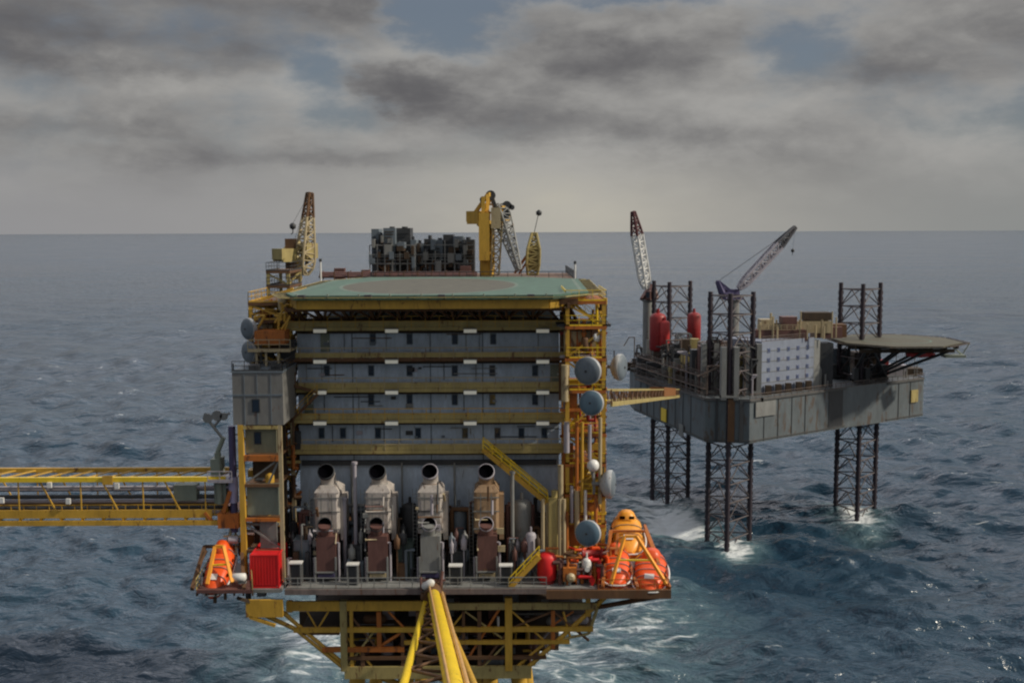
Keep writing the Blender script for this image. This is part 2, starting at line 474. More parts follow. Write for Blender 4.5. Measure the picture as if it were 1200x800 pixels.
def copy_tree(o, parent=None, loc=None):
    c = o.copy(); COL.objects.link(c); c.parent = parent
    if loc is not None: c.location = loc
    WORLD[c.name] = Vector(loc) if loc is not None else WORLD[o.name]
    for ch in list(o.children): copy_tree(ch, c)
    return c


def V(x, y, z): return Vector((x, y, z))


# ------------------------------------------------------------------ kinds of things
def drum(label, c, r, axis, cover=TEA, group='round drum antennas on the platform'):
    c = Vector(c); ax = Vector(axis).normalized()
    t = thing('drum_antenna', label, 'antenna', c - V(0, 0, r), group)
    MB().lathe(c - ax * 0.5 * r, ax, [(0, r * 0.35), (0.22 * r, r * 0.75), (0.45 * r, r * .96), (0.55 * r, r), (.8 * r, r), (.83 * r, r * 0.97)], 32).build('shroud', mat('drum_shroud_grey', (.36, .38, .40), .45, dirt=.4, rust=.15), t)
    MB().tube(c + ax * .4 * r, c + ax * (.6 * r), .09 * r).beam(c - ax * .3 * r - V(0, 0, r * .9), c - ax * .3 * r + V(0, 0, r * 1.25), .12).build('feed_cable', DRK, t)
    MB().lathe(c + ax * (0.33 * r + 0.012), ax, [(0, r * 0.955), (0.10 * r, r * 0.85), (0.18 * r, r * 0.6), (0.215 * r, r * 0.25), (0.22 * r, 0.02)], 32).build('cover', cover, t)
    b = c - ax * r * 0.5
    MB().tube(b, b - ax * 0.9, 0.22).beam(b - ax * 0.7 - V(0, 0, 1.1), b - ax * 0.7 + V(0, 0, 1.1), 0.25).build('bracket', GRY, t)
    return t


def vessel(name, label, x, y, z, r, h, m, cat='vessel', group=None):
    t = thing(name, label, cat, (x, y, z), group)
    MB().lathe(V(x, y, z + .5), (0, 0, 1), [(0, r * .3), (.12 * r, r * .8), (.4 * r, r), (h - .9 * r - .5, r), (h - .55 * r - .5, r * .8), (h - .35 * r - .5, r * .3), (h - .32 * r - .5, .02)], 18).build('shell', m, t)
    b = MB()
    for k in range(4):
        a = k * math.pi / 2 + .7; b.beam(V(x + math.cos(a) * r * .85, y + math.sin(a) * r * .85, z), V(x + math.cos(a) * r * .85, y + math.sin(a) * r * .85, z + .9 + r * .4), .16)
    b.build('support', GRY, t)
    n = MB().tube(V(x, y, z + h - .4 * r), V(x, y, z + h + .35), r * .2).tube(V(x, y - r * .9, z + h * .45), V(x, y - r - .4, z + h * .45), .16)
    n.tube(V(x, y - r - .4, z + h * .45), V(x, y - r - .48, z + h * .45), .26); n.build('nozzle', m, t)
    return t


def cabinet(name, label, x0, x1, y0, y1, z0, z1, m, cat='cabinet', group=None, trim=GRY, doors=2):
    t = thing(name, label, cat, ((x0 + x1) / 2, (y0 + y1) / 2, z0), group)
    MB().box(x0, x1, y0, y1, z0 + .15, z1).box(x0 - .06, x1 + .06, y0 - .06, y1 + .06, z1 + .003, z1 + .09).build('housing', m, t)
    MB().box(x0 + .1, x1 - .1, y0 + .1, y1 - .1, z0, z0 + .147).build('plinth', DRK, t)
    w = (x1 - x0) / doors
    for k in range(doors):
        a = x0 + w * k + .08
        d = MB().box(a, a + w - .16, y0 - .05, y0 - .002, z0 + .3, z1 - .12).build('door', m, t)
        MB().box(a + w - .42, a + w - .30, y0 - .11, y0 - .052, (z0 + z1) / 2 - .15, (z0 + z1) / 2 + .15).build('handle', trim, d)
    return t


def container(name, label, x0, x1, y0, y1, z0, z1, m, frame, group=None):
    t = thing(name, label, 'container', ((x0 + x1) / 2, (y0 + y1) / 2, z0), group)
    b = MB(); e = .14
    b.box(x0 + e, x1 - e, y0 + .05, y1 - e, z0 + .2, z1 - .1)
    n = int((x1 - x0 - .5) / .3)
    for k in range(n):
        a = x0 + .3 + k * .3; b.box(a, a + .14, y0 - .01, y0 + .048, z0 + .32, z1 - .25)
    m2 = int((y1 - y0 - .5) / .3)
    for k in range(m2):
        a = y0 + .3 + k * .3
        b.box(x0 + .09, x0 + e - .002, a, a + .14, z0 + .32, z1 - .25); b.box(x1 - e + .002, x1 - .09, a, a + .14, z0 + .32, z1 - .25)
    b.build('body', m, t)
    f = MB()
    for xx in (x0, x1 - e):
        for yy in (y0 - .04, y1 - e): f.box(xx, xx + e, yy, yy + e, z0, z1)
    for zz in (z0, z1 - e):
        for yy in (y0 - .03, y1 - e + .01): f.box(x0 + e, x1 - e, yy, yy + e, zz + .004, zz + e - .004)
        for xx in (x0 + .004, x1 - e + .004): f.box(xx, xx + e - .01, y0 + .12, y1 - e, zz + .006, zz + e - .006)
    f.build('frame', frame, t)
    return t


def crane(label, base, ph, pr, tip, foot, cols, cat='crane', boom_w=1.6, gantry=None, hook=None, cab_side=1, group=None, bays=14, fat=1.0, taper=0.9):
    """pedestal, slewing platform, cab, lattice boom, back gantry, ropes and hook"""
    mp_, mb_, mt_, mg_ = cols
    base = Vector(base); t = thing('pedestal_crane', label, cat, base, group)
    top = base + V(0, 0, ph)
    MB().tube(base, top - V(0, 0, .6), pr, n=16).lathe(top - V(0, 0, .6), (0, 0, 1), [(0, pr), (.3, pr * 1.35), (.6, pr * 1.35)], 16).build('pedestal', mp_, t)
    foot = Vector(foot); tip = Vector(tip); d = tip - foot; hd = Vector((d.x, d.y, 0))
    hd = hd.normalized() if hd.length > .5 else V(1, 0, 0)
    sd_ = V(-hd.y, hd.x, 0)
    h = MB(); c = top + V(0, 0, .15)
    for sx_ in (-1, 1): h.beam(c - hd * 3 + sd_ * sx_ * 1.1, c + hd * 2 + sd_ * sx_ * 1.1, .5, .5)
    h.beam(c - hd * 3.2 + V(0, 0, .9), c - hd * .6 + V(0, 0, .9), 2.6, 1.6); h.build('machine_deck', mg_, t)
    cc = top + hd * 1.2 + sd_ * (1.9 * cab_side) + V(0, 0, 1.5)
    cb = MB().beam(cc - hd * 1.0, cc + hd * 1.0, 1.6, 2.2).build('cab', mg_, t)
    MB().beam(cc + hd * 1.005, cc + hd * 1.05, 1.3, 1.5).build('window', GLS, cb)
    k1, k2 = foot.lerp(tip, .70), foot.lerp(tip, .36)
    prof = lambda a, b: (lambda u: boom_w * min(1, .45 + 5 * (a + (b - a) * u), .30 + taper * (1 - (a + (b - a) * u))))
    MB().lattice(foot, k1, 0, 0, int(bays * .7), .09 * fat, .05 * fat, sd_, prof(0, .70)).build('boom', mb_, t)
    MB().lattice(k1, tip, 0, 0, max(3, int(bays * .32)), .09 * fat, .05 * fat, sd_, prof(.70, 1)).build('boom_tip', mt_, t)
    gt = Vector(gantry) if gantry is not None else top - hd * 2.4 + V(0, 0, 6)
    ga = MB()
    for sx_ in (-1, 1):
        ga.beam(c - hd * 2.9 + sd_ * sx_ * 1.1, gt + sd_ * sx_ * .4, .28 * fat); ga.beam(c + hd * 1.2 + sd_ * sx_ * 1.1, gt + sd_ * sx_ * .4, .28 * fat)
        for u in (.35, .65): ga.beam((c - hd * 2.9).lerp(gt, u) + sd_ * sx_ * .8, (c + hd * 1.2).lerp(gt, u) + sd_ * sx_ * .8, .16 * fat)
    ga.beam(gt - sd_ * .5, gt + sd_ * .5, .6); ga.build('gantry', mg_, t)
    r = MB()
    for sx_ in (-1, 1): r.tube(gt + sd_ * sx_ * .3, tip + sd_ * sx_ * .2, .035, n=4)
    r.build('pendant_rope', DRK, t)
    if hook is not None:
        hk = Vector(hook)
        MB().tube(tip, hk, .03, n=4).build('hoist_rope', DRK, t)
        MB().lathe(hk - V(0, 0, .9), (0, 0, 1), [(0, .1), (.2, .45), (.7, .5), (1.0, .2)], 10).tube(hk - V(0, 0, .9), hk - V(0, 0, 1.4), .08).tube(hk - V(0, 0, 1.4), hk - V(.3, 0, 1.6), .08).build('hook_block', DRK, t)
    return t


def lifeboat(label, c, L, wdt, hgt, yaw, pitch, hullm, topm, group, eyes=False):
    """enclosed lifeboat; bow points along +x' before yaw and pitch are applied"""
    c = Vector(c); t = thing('enclosed_lifeboat', label, 'lifeboat', c, group)
    R = Matrix.Rotation(yaw, 3, 'Z') @ Matrix.Rotation(pitch, 3, 'Y')
    def T(x, y, z): return c + R @ V(x, y, z)
    def ring(x, hw, zb, zt, n=20, pw=.75):
        r = []
        for i in range(n):
            a = 2 * math.pi * i / n; cy, sz = math.cos(a), math.sin(a)
            r.append(T(x, math.copysign(abs(cy) ** pw, cy) * hw, (zt if sz > 0 else -zb) * abs(sz) ** pw))
        return r
    hull = MB(); k = []
    for u, w, zb in ((-1, .55, .5), (-.9, .8, .75), (-.5, 1, .98), (0, 1, 1), (.5, .86, .95), (.8, .55, .75), (.95, .25, .45), (1, .06, .2)):
        k.append(ring(u * L / 2, w * wdt / 2, zb * hgt * .45, .04))
    hull.loft(k); h = hull.build('hull', hullm, t)
    k = []
    for u, w, zt in ((-.97, .45, .35), (-.88, .66, .85), (-.6, .86, 1.0), (-.2, .92, .86), (.2, .88, .78), (.55, .72, .62), (.82, .42, .32), (.93, .18, .1)):
        k.append(ring(u * L / 2, w * wdt / 2, .03, zt * hgt * .5 + .1))
    MB().loft(k).build('canopy', topm, t)
    f = MB(); n = 34; pts = []
    for i in range(n):
        a = 2 * math.pi * i / n; pts.append(T(math.cos(a) * L * .495, math.copysign(abs(math.sin(a)) ** .6, math.sin(a)) * wdt * .512, .05))
    for i in range(n): f.tube(pts[i], pts[(i + 1) % n], .09, n=6, cap=False)
    f.build('fender', WHT, t)
    tw = MB().loft([ring(-.72 * L / 2, wdt * .26, 0, hgt * .5 + .2), ring(-.66 * L / 2, wdt * .3, 0, hgt * .5 + .75), ring(-.40 * L / 2, wdt * .28, 0, hgt * .5 + .65), ring(-.32 * L / 2, wdt * .22, 0, hgt * .5)]).build('steering_cabin', topm, t)
    for sy_ in ((-1, 1) if eyes else ()):
        MB().beam(T(-.33 * L / 2, sy_ * wdt * .13, hgt * .5 + .32), T(-.315 * L / 2 , sy_ * wdt * .13, hgt * .5 + .32), wdt * .15, .34).build('window', BLK, t)
    for kx in (-.25, .05, .32):
        for sy_ in (-1, 1):
            MB().beam(T(kx * L / 2 - .2, sy_ * wdt * .428, hgt * .22), T(kx * L / 2 + .2, sy_ * wdt * .428, hgt * .22), .08, .26).build('porthole', BLK, t)
    hp_ = MB()
    for kx, ww, zz in ((-.5, .87, 1.0), (-.1, .92, .85), (.2, .88, .79), (.5, .75, .67)):
        r_ = ring(kx * L / 2, ww * wdt / 2 + .05, 0, zz * hgt * .5 + .16)[:11]
        for i in range(10): hp_.tube(r_[i], r_[i + 1], .045, n=5)
    hp_.build('grab_rail', GRY, t)
    MB().beam(T(.45 * L / 2, 0, hgt * .42), T(.62 * L / 2, 0, hgt * .34), wdt * .26, .08).build('hatch_highlight', WHT, t)  # white bow hatch, its colour standing for the highlight there
    return t, T


def floor_frame(b, x0, x1, y0, y1, z, th=.35, n=4):
    b.box(x0, x1, y0, y1, z - .06, z)
    for xx in (x0 + .003, x1 - .203): b.box(xx, xx + .2, y0 + .003, y1 - .003, z - th, z - .063)
    for k in range(n + 1):
        yy = y0 + .006 + (y1 - y0 - .212) * k / n; b.box(x0 + .205, x1 - .205, yy, yy + .2, z - th + .01, z - .064)


def access_tower(name, label, x0, x1, y0, y1, z0, zs, m_col, m_floor, m_rail, stairs=True, col=.35, seed=1):
    """open steel tower: columns, floors, railings, bracing and stairs"""
    rg = random.Random(seed)
    t = thing(name, label, 'steel tower', ((x0 + x1) / 2, (y0 + y1) / 2, z0))
    for xx in (x0, x1):
        for yy in (y0, y1): MB().beam(V(xx, yy, z0), V(xx, yy, zs[-1]), col).build('column', m_col, t)
    prev = z0
    for k, z in enumerate(zs):
        b = MB(); floor_frame(b, x0 - .25, x1 + .25, y0 - .25, y1 + .25, z); b.build('floor', m_floor, t)
        r = MB(); q = .2
        r.rail(V(x0 - q, y0 - q, z), V(x1 + q, y0 - q, z)); r.rail(V(x1 + q, y0 - q, z), V(x1 + q, y1 + q, z)); r.rail(V(x0 - q, y0 - q, z), V(x0 - q, y1 + q, z))
        r.build('railing', m_rail, t)
        if z - prev > 1.5:
            b = MB(); zz0, zz1 = prev + .1, z - .4
            if k % 2: b.beam(V(x0, y0, zz0), V(x1, y0, zz1), .2)
            else: b.beam(V(x1, y0, zz0), V(x0, y0, zz1), .2)
            b.beam(V(x1, y0, zz0), V(x1, y1, zz1), .2); b.build('brace', m_col, t)
            if stairs:
                s = MB(); ys = y0 + .9 + (k % 2) * 1.3; xa, xb = (x0 + .4, x1 - .4) if k % 2 else (x1 - .4, x0 + .4)
                for dy in (0, .9): s.beam(V(xa, ys + dy, prev), V(xb, ys + dy, z - .1), .08, .28)
                n = max(6, int((z - prev) / .25))
                for i in range(1, n):
                    u = i / n; c = V(xa, ys + .45, prev).lerp(V(xb, ys + .45, z - .1), u); s.box(c.x - .14, c.x + .14, c.y - .4, c.y + .4, c.z - .02, c.z + .02)
                s.rail(V(xa, ys, prev), V(xb, ys, z - .1), 1.0, 2, .03, False); s.build('stairs', m_rail, t)
        prev = z
    return t

# ================================================================== main platform
YF = 120.0                       # front wall of the living quarters
ZD = Z(688, 110)                 # main deck level
XL, XR = X(350, YF), X(655, YF)

# ---- living quarters -------------------------------------------------------
zt = Z(384, YF)                  # underside of the top gallery
q = thing('living_quarters', 'blue-grey living quarters block with four galleries of small windows under the helideck', 'building', ((XL + XR) / 2, YF + 11, ZD))
b = MB(); b.box(XL, XR, YF, YF + 22, ZD + .01, zt + .6)
b.build('wall', BLU, q)
xs_seam = [X(p, YF) for p in (414, 505, 566)]
b = MB()
for xx in xs_seam: b.box(xx - .06, xx + .06, YF - .05, YF - .003, Z(600, YF), zt)
b.build('wall_seam', DBL, q)
bands = [(374, 387), (411, 423), (446, 459), (482, 495), (518, 531)]
for i, (ya, yb) in enumerate(bands):
    za, zb = Z(ya, YF - 1.4), Z(yb, YF - 1.4)
    b = MB(); b.box(XL - .9, XR + .6, YF - 1.5, YF - .003, zb + .12, zb + .24)
    gl = b.build('gallery_floor', DBR, q)
    b = MB(); b.box(XL - .9, XR + .6, YF - 1.56, YF - 1.503, zb, zb + .40)
    for k in range(22):
        xx = XL - .6 + (XR - XL + .9) * k / 21; b.beam(V(xx, YF - 1.4, zb + .06), V(xx, YF - .01, zb + .06), .1, .12)
    b.build('gallery_beam', OLI if i != 1 else BRN, q)
    b = MB(); b.box(XL - .9, XR + .6, YF - 1.54, YF - 1.51, zb + .43, za - .13)
    b.build('gallery_screen', OLI, q)
    b = MB(); b.rail(V(XL - .9, YF - 1.56, zb + .3), V(XR + .6, YF - 1.56, zb + .3), za - zb - .05 + .1, 1.5, .04, False)
    b.build('gallery_railing', YEL if i in (0, 3) else CRM, q)
    b = MB(); b.box(XL - .1, XR + .1, YF - .22, YF - .003, zb - .42, zb - .02); b.build('shade_strip', DBR, q)  # dark strip painting in the shadow under each gallery
# windows, measured one by one
rows = [(397, (437, 480, 533, 578), .9), (434, (383, 435, 480, 533, 577, 627), 1), (468, (435, 480, 533, 577, 627), 1), (507, (377, 402, 443, 490, 545, 583, 611, 638), 1)]
for (py, xs, s_) in rows:
    for px in xs:
        cx, cz = X(px, YF, py), Z(py, YF, px); w, h = .27, .52
        f = MB()
        f.box(cx - w - .07, cx - w, YF - .07, YF - .002, cz - h - .07, cz + h + .07).box(cx + w, cx + w + .07, YF - .07, YF - .002, cz - h - .07, cz + h + .07)
        f.box(cx - w, cx + w, YF - .069, YF - .002, cz + h, cz + h + .07).box(cx - w, cx + w, YF - .10, YF - .002, cz - h - .09, cz - h)
        fo = f.build('window', DBL, q)
        MB().box(cx - w, cx + w, YF - .03, YF - .004, cz - h, cz + h).build('pane', GLS, fo)
for (py, px) in ((399, 381), (471, 362), (437, 650)):
    cx, cz = X(px, YF, py), Z(py, YF, px)
    d = MB().box(cx - .5, cx + .5, YF - .06, YF - .002, cz - 1.2, cz + .95).build('door', GRN, q)
    MB().box(cx + .3, cx + .4, YF - .12, YF - .062, cz - .2, cz).build('handle', WHT, d)
for py in (387.5, 423.5, 459.5, 495.5):
    for px in (375, 459, 551, 636):
        cx, cz = X(px, YF - 1.7, py), Z(py, YF - 1.7, px)
        lf = MB().box(cx - .74, cx + .74, YF - 1.86, YF - 1.57, cz + .17, cz + .3).build('lamp', GRY, q)
        MB().box(cx - .68, cx + .68, YF - 1.88, YF - 1.6, cz - .2, cz + .167).build('diffuser', LMP, lf)
# downpipes and cable trays on the lower wall
b = MB()
for px, r in ((411, .17), (470, .1), (532, .12), (600, .2)):
    xx = X(px, YF - .5); b.tube(V(xx, YF - .45, ZD + 1), V(xx, YF - .45, Z(541, YF)), r)
for px in (360, 425, 520, 545): b.tube(V(X(px, YF), YF - .3, ZD + 1), V(X(px, YF), YF - .3, Z(600, YF)), .09)
b.build('downpipe', GRY, q)
b = MB()
for py, w in ((541, .5), (602, .35), (612, .25)): b.box(XL + .3, XR - .3, YF - .5, YF - .003, Z(py, YF) - w / 2, Z(py, YF) + w / 2)
b.build('cable_tray', DRK, q)
b = MB(); b.box(XL + .2, XR - .2, YF - .12, YF - .004, ZD + .2, Z(606, YF)); b.build('lower_dark_sheet', DRK, q)  # thin dark sheet, makes the lower wall darker
# louvres and dark doors of the machinery rooms behind the exhausts
for px in (350, 411, 474, 538, 600, 640):
    x0 = X(px, YF) + .5
    lo = MB()
    for k in range(12): lo.beam(V(x0, YF - .2, ZD + 1.2 + k * .42), V(x0 + 2.2, YF - .2, ZD + 1.2 + k * .42), .12, .18)
    lo.build('louvre', DBL, q)

# ---- helideck --------------------------------------------------------------
ZH = Z(346, 112.0)
hx0, hx1 = X(338, 112), X(690, 112)
cxh = (X(340, 112) + X(650, 112)) / 2
hp = [(X(346, 112), 112), (X(648, 112), 112), (X(690, 117), 118), (X(690, 117) + .8, 150), (X(650, 112) - 3, 158), (X(346, 112) + 2, 158), (hx0 - 1.0, 148), (hx0 - 1.0, 117)]
h = thing('helideck', 'green helideck with brown landing circle on top of the living quarters', 'helideck', (cxh, 135, ZH - 3))
MB().prism(hp, ZH - .45, ZH).build('deck_plate', GRD, h)
n = 48; c0 = V(cxh - .6, 133.5, 0)
ring_o = [(c0.x + 10.6 * math.cos(2 * math.pi * i / n), c0.y + 19.6 * math.sin(2 * math.pi * i / n)) for i in range(n)]
ring_i = [(c0.x + 10.2 * math.cos(2 * math.pi * i / n), c0.y + 19.0 * math.sin(2 * math.pi * i / n)) for i in range(n)]
b = MB(); b.add([(x, y, ZH + .005) for x, y in ring_o + ring_i], [(i, (i + 1) % n, (i + 1) % n + n, i + n) for i in range(n)]); b.build('circle_line', PLE, h)
b = MB(); b.add([(x, y, ZH + .005) for x, y in ring_i], [tuple(range(n))]); b.build('landing_circle', GDB, h)
def inset(pts, d):
    cx = sum(p[0] for p in pts) / len(pts); cy = sum(p[1] for p in pts) / len(pts)
    return [(cx + (x - cx) * (1 - d / 16), cy + (y - cy) * (1 - d / 22)) for x, y in pts]
pi_ = inset(hp, .5); pj = inset(hp, .9)
b = MB(); m_ = len(hp); b.add([(x, y, ZH + .009) for x, y in pi_ + pj], [(i, (i + 1) % m_, (i + 1) % m_ + m_, i + m_) for i in range(m_)]); b.build('border_line', PLE, h)
# safety net on outriggers all round
b = MB(); fr = MB()
for i in range(m_):
    p, p2 = Vector((*hp[i], ZH - .25)), Vector((*hp[(i + 1) % m_], ZH - .25)); L = (p2 - p).length; nn = (p2 - p).normalized(); o_ = V(nn.y, -nn.x, 0)
    k = max(2, int(L / 1.5))
    for j in range(k + 1):
        c = p.lerp(p2, j / k); fr.beam(c, c + o_ * 1.5 + V(0, 0, .12), .09)
    fr.beam(p + o_ * 1.5 + V(0, 0, .12), p2 + o_ * 1.5 + V(0, 0, .12), .08)
    for j in range(1, 6): b.beam(p + o_ * (.25 * j) + V(0, 0, .02 * j), p2 + o_ * (.25 * j) + V(0, 0, .02 * j), .035)
    for j in range(int(L / .4)): 
        c = p.lerp(p2, j / int(L / .4)); b.beam(c, c + o_ * 1.45 + V(0, 0, .11), .03)
fr.build('net_frame', OLI, h); b.build('safety_net', NET, h)
# perimeter girder and the brown truss below
g_ = MB()
for i in range(m_):
    p, p2 = Vector((*pi_[i], 0)), Vector((*pi_[(i + 1) % m_], 0)); g_.beam(V(p.x, p.y, ZH - .95), V(p2.x, p2.y, ZH - .95), .3, .9)
g_.build('edge_girder', YEL, h)
b = MB()
for yy in (114, 119, 126, 134, 142, 150):
    b.beam(V(hx0 + 1, yy, ZH - .8), V(hx1 - 1, yy, ZH - .8), .3, .6)
for k in range(9):
    xx = hx0 + 2 + (hx1 - hx0 - 4) * k / 8; b.beam(V(xx, 113.2, ZH - 1.2), V(xx, 156, ZH - 1.2), .25, .5)
b.build('deck_beam', BRN, h)
zq = Z(386, YF - 1.5) + 1.0
nb = 10
for yy in (114.2, 121.5, 140):
    b = MB()
    for k in range(nb):
        xa = XL + (XR - XL) * k / nb; xb = XL + (XR - XL) * (k + 1) / nb; xm = (xa + xb) / 2; zl = zt + .75
        b.beam(V(xa, yy + 6 * (yy < 115), zl), V(xm, yy, ZH - 1.5), .2); b.beam(V(xm, yy, ZH - 1.5), V(xb, yy + 6 * (yy < 115), zl), .2)
        b.beam(V(xa, yy + 6 * (yy < 115), zl), V(xa, yy, ZH - 1.4), .26)
    b.build('support_truss', BRN, h)
b = MB(); b.beam(V(XL, 120.2, zt + .8), V(XR, 120.2, zt + .8), .35, .4); b.beam(V(XL, 114.2, ZH - 1.6), V(XR, 114.2, ZH - 1.6), .3, .35)
b.beam(V(hx0 + .5, 121, zt + .2), V(hx0 + .2, 115, ZH - 1.2), .3); b.beam(V(hx1 - .5, 121, zt + .2), V(hx1 - 2, 115, ZH - 1.2), .3)
b.build('support_truss', BRN, h)
for k in range(9):
    xx = X(352 + 36 * k, 112.4); MB().tube(V(xx, 111.7, ZH - .05), V(xx, 111.7, ZH + .16), .09, n=8).build('deck_light', GRN, h)
for px in (360, 436, 520, 622):
    f = MB(); xx = X(px, 113); f.box(xx - .35, xx + .35, 110.9, 111.6, ZH - .25, ZH + .12); f.build('foam_monitor', DRK, h)
# windsock / marker poles behind the left edge
for px, py in ((372, 308), (676, 312)):
    xx = X(px, 154); zz = Z(py, 154)
    t = thing('marker_pole', 'white marker pole at the %s rear edge of the green helideck' % ('left' if px < 500 else 'right'), 'pole', (xx, 159, ZH - 3))
    MB().tube(V(xx, 159.0, ZH - 3), V(xx, 159.0, zz + .1), .13, n=8).build('shaft', WHT, t); MB().tube(V(xx, 159, zz + .1), V(xx, 159, zz + .5), .2, n=8).build('lamp_head', DRK, t)

# ---- rear module that carries the cranes -----------------------------------
ZR = ZH - .6
rm = thing('rear_module', 'brown clad process module behind the living quarters under the rear deck', 'building', (XL + 15, 170, ZD))
MB().box(XL + 1, XR - 1, 142.3, 188, ZD + 2, ZR - 3.2).build('wall', DBR, rm)
b = MB()
for k in range(8):
    xx = XL + 1 + (XR - XL - 2) * k / 7
    for yy in (159.5, 188.2): b.beam(V(xx, yy, ZD + 2), V(xx, yy, ZR - .5), .5)
b.build('column', YEL, rm)
b = MB(); b.box(hx0 + 2.5, hx1 + 1.5, 160.2, 190, ZR - .5, ZR - .1); b.build('deck', BRN, rm)
b = MB(); b.rail(V(hx0 + 2.5, 160.4, ZR), V(hx1 + 1.5, 160.4, ZR), 1.2, 2, .05); b.rail(V(hx0 + 2.6, 160.4, ZR), V(hx0 + 2.6, 190, ZR), 1.2, 2, .05); b.rail(V(hx1 + 1.4, 160.4, ZR), V(hx1 + 1.4, 190, ZR), 1.2, 2, .05)
b.build('railing', DRK, rm)

# pipe rack right behind the helideck
t = thing('pipe_rack', 'low rack of red-brown pipes behind the rear edge of the helideck', 'pipe rack', (X(460, 162), 163, ZR))
b = MB()
for k in range(5): b.tube(V(X(378, 163), 162.2 + k * .5, ZR + .5 + .25 * (k % 3)), V(X(560, 163), 162.2 + k * .5, ZR + .5 + .25 * (k % 3)), .19, n=8)
b.build('pipe', MRN, t)
b = MB()
for k in range(12):
    xx = X(380 + 16 * k, 163); b.beam(V(xx, 162, ZR), V(xx, 162, ZR + 1.3), .15); b.beam(V(xx, 164.6, ZR), V(xx, 164.6, ZR + 1.3), .15); b.beam(V(xx, 162, ZR + .3), V(xx, 164.6, ZR + .3), .12)
b.build('stanchion', BRN, t)
b = MB()
for (a, c_, e) in ((392, 404, 314), (424, 433, 316), (540, 552, 312)): b.box(X(a, 163), X(c_, 163), 165, 166.5, ZR, Z(e, 165))
b.build('valve_box', MRN, t)
for (px0, px1, py, m_, nm) in ((398, 412, 315, DRK, 'dark valve skid'), (412, 436, 317, MRN, 'reddish pump skid')):
    pass

# two dark machinery stacks behind the helideck
rg = random.Random(5)
def dark_module(label, cols, y0):
    x0, x1 = X(cols[0][0], y0), X(cols[-1][1], y0)
    t = thing('machinery_module', label, 'machinery', ((x0 + x1) / 2, y0 + 3, ZR), 'dark machinery modules behind the helideck')
    for i, (a, c_, top) in enumerate(cols):
        xa, xb, zz = X(a, y0), X(c_, y0), Z(top, y0); dy = rg.uniform(0, 2.2)
        hb = MB().box(xa + .02, xb - .02, y0 + dy, y0 + 5 + dy, ZR, zz).build('housing', DRK if i % 2 else DBL, t)
        lv = MB(); k = ZR + 1.2
        while k < zz - .5:
            lv.beam(V(xa + .2, y0 + dy - .08, k), V(xb - .2 - rg.random() * .5, y0 + dy - .08, k), .1, .12); k += rg.choice((.4, .5, .9))
        lv.build('louvre', DRK if i % 3 == 0 else DBR, hb)
        u = MB(); w = xb - xa
        for s_ in range(rg.choice((0, 1, 1))):
            xx = xa + w * rg.uniform(.3, .7); r_ = w * .22; hh = rg.uniform(.2, .6); u.tube(V(xx, y0 + 1.5 + dy, zz - .05), V(xx, y0 + 1.5 + dy, zz + hh), r_, n=8)
        if u.v: u.build('vent_pipe', DRK, t)
        for s_ in range(4):
            bx, bz, bw = xa + w * rg.uniform(-.1, .7), ZR + (zz - ZR) * rg.uniform(.15, .85), w * rg.uniform(.3, .6)
            MB().box(bx, bx + bw, y0 - rg.uniform(.3, 1.2), y0 + 2.2, bz, bz + rg.uniform(.5, 1.6)).build('box', rg.choice((DRK, DBL, DBR, GRY, DRK)), t)
    b = MB()
    for k in range(7):
        xx = x0 + (x1 - x0) * k / 6; b.beam(V(xx, y0 - .7, ZR), V(xx, y0 - .7, Z(rg.uniform(278, 300), y0)), .16)
    for py in (309, 298, 287): b.beam(V(x0, y0 - .75, Z(py, y0)), V(x1, y0 - .75, Z(py, y0)), .12)
    b.rail(V(x0, y0 - .8, Z(309, y0)), V(x1, y0 - .8, Z(309, y0)), 1.1, 1.2, .04)
    b.build('walkway', GRY, t)
    b = MB()
    for k in range(6):
        xx = x0 + (x1 - x0) * rg.random(); za = ZR + rg.uniform(.5, 3)
        b.path([V(xx, y0 - .4, ZR), V(xx, y0 - .4, za), V(xx + rg.uniform(-1.2, 1.2), y0 - .4, za + .6)], .16)
    b.build('pipework', BRN, t)
    return t
dark_module('taller dark machinery block with ragged vents, behind the centre-left of the helideck', [(437, 446, 268), (446, 452, 275), (452, 466, 267), (466, 482, 267), (482, 489, 281)], 168)
dark_module('lower dark machinery block with ragged vents, beside the yellow crane', [(490, 498, 285), (498, 508, 280), (508, 520, 281), (520, 532, 275), (532, 544, 277), (544, 557, 281)], 170)

# left crane, boom up
fy = 166
t = crane('cream lattice crane with raised boom behind the left end of the helideck', V(X(350, fy), fy, ZR), Z(305, fy) - ZR, 1.0,
          W(363, 226, fy), W(356, 322, fy - 1), (YEL, CRM, BRN, OLI), boom_w=2.1, gantry=W(346, 283, fy + 2), hook=W(343, 262, fy + 2), fat=2.1, cab_side=-1, bays=12)
b = MB(); b.box(X(341, fy), X(352, fy), fy - 1.6, fy + .2, ZR, Z(279, fy)); b.build('winch_housing', BRN, t)
# small yellow platforms stepping down on the left behind the helideck
access_tower('access_platform', 'dark stepped platform left of the helideck below the cream crane', X(322, 150), X(345, 150), 148, 156, ZD + 12, [Z(345, 150), Z(333, 150), Z(316, 150)], OLI, BRN, DRK, stairs=False, col=.4)

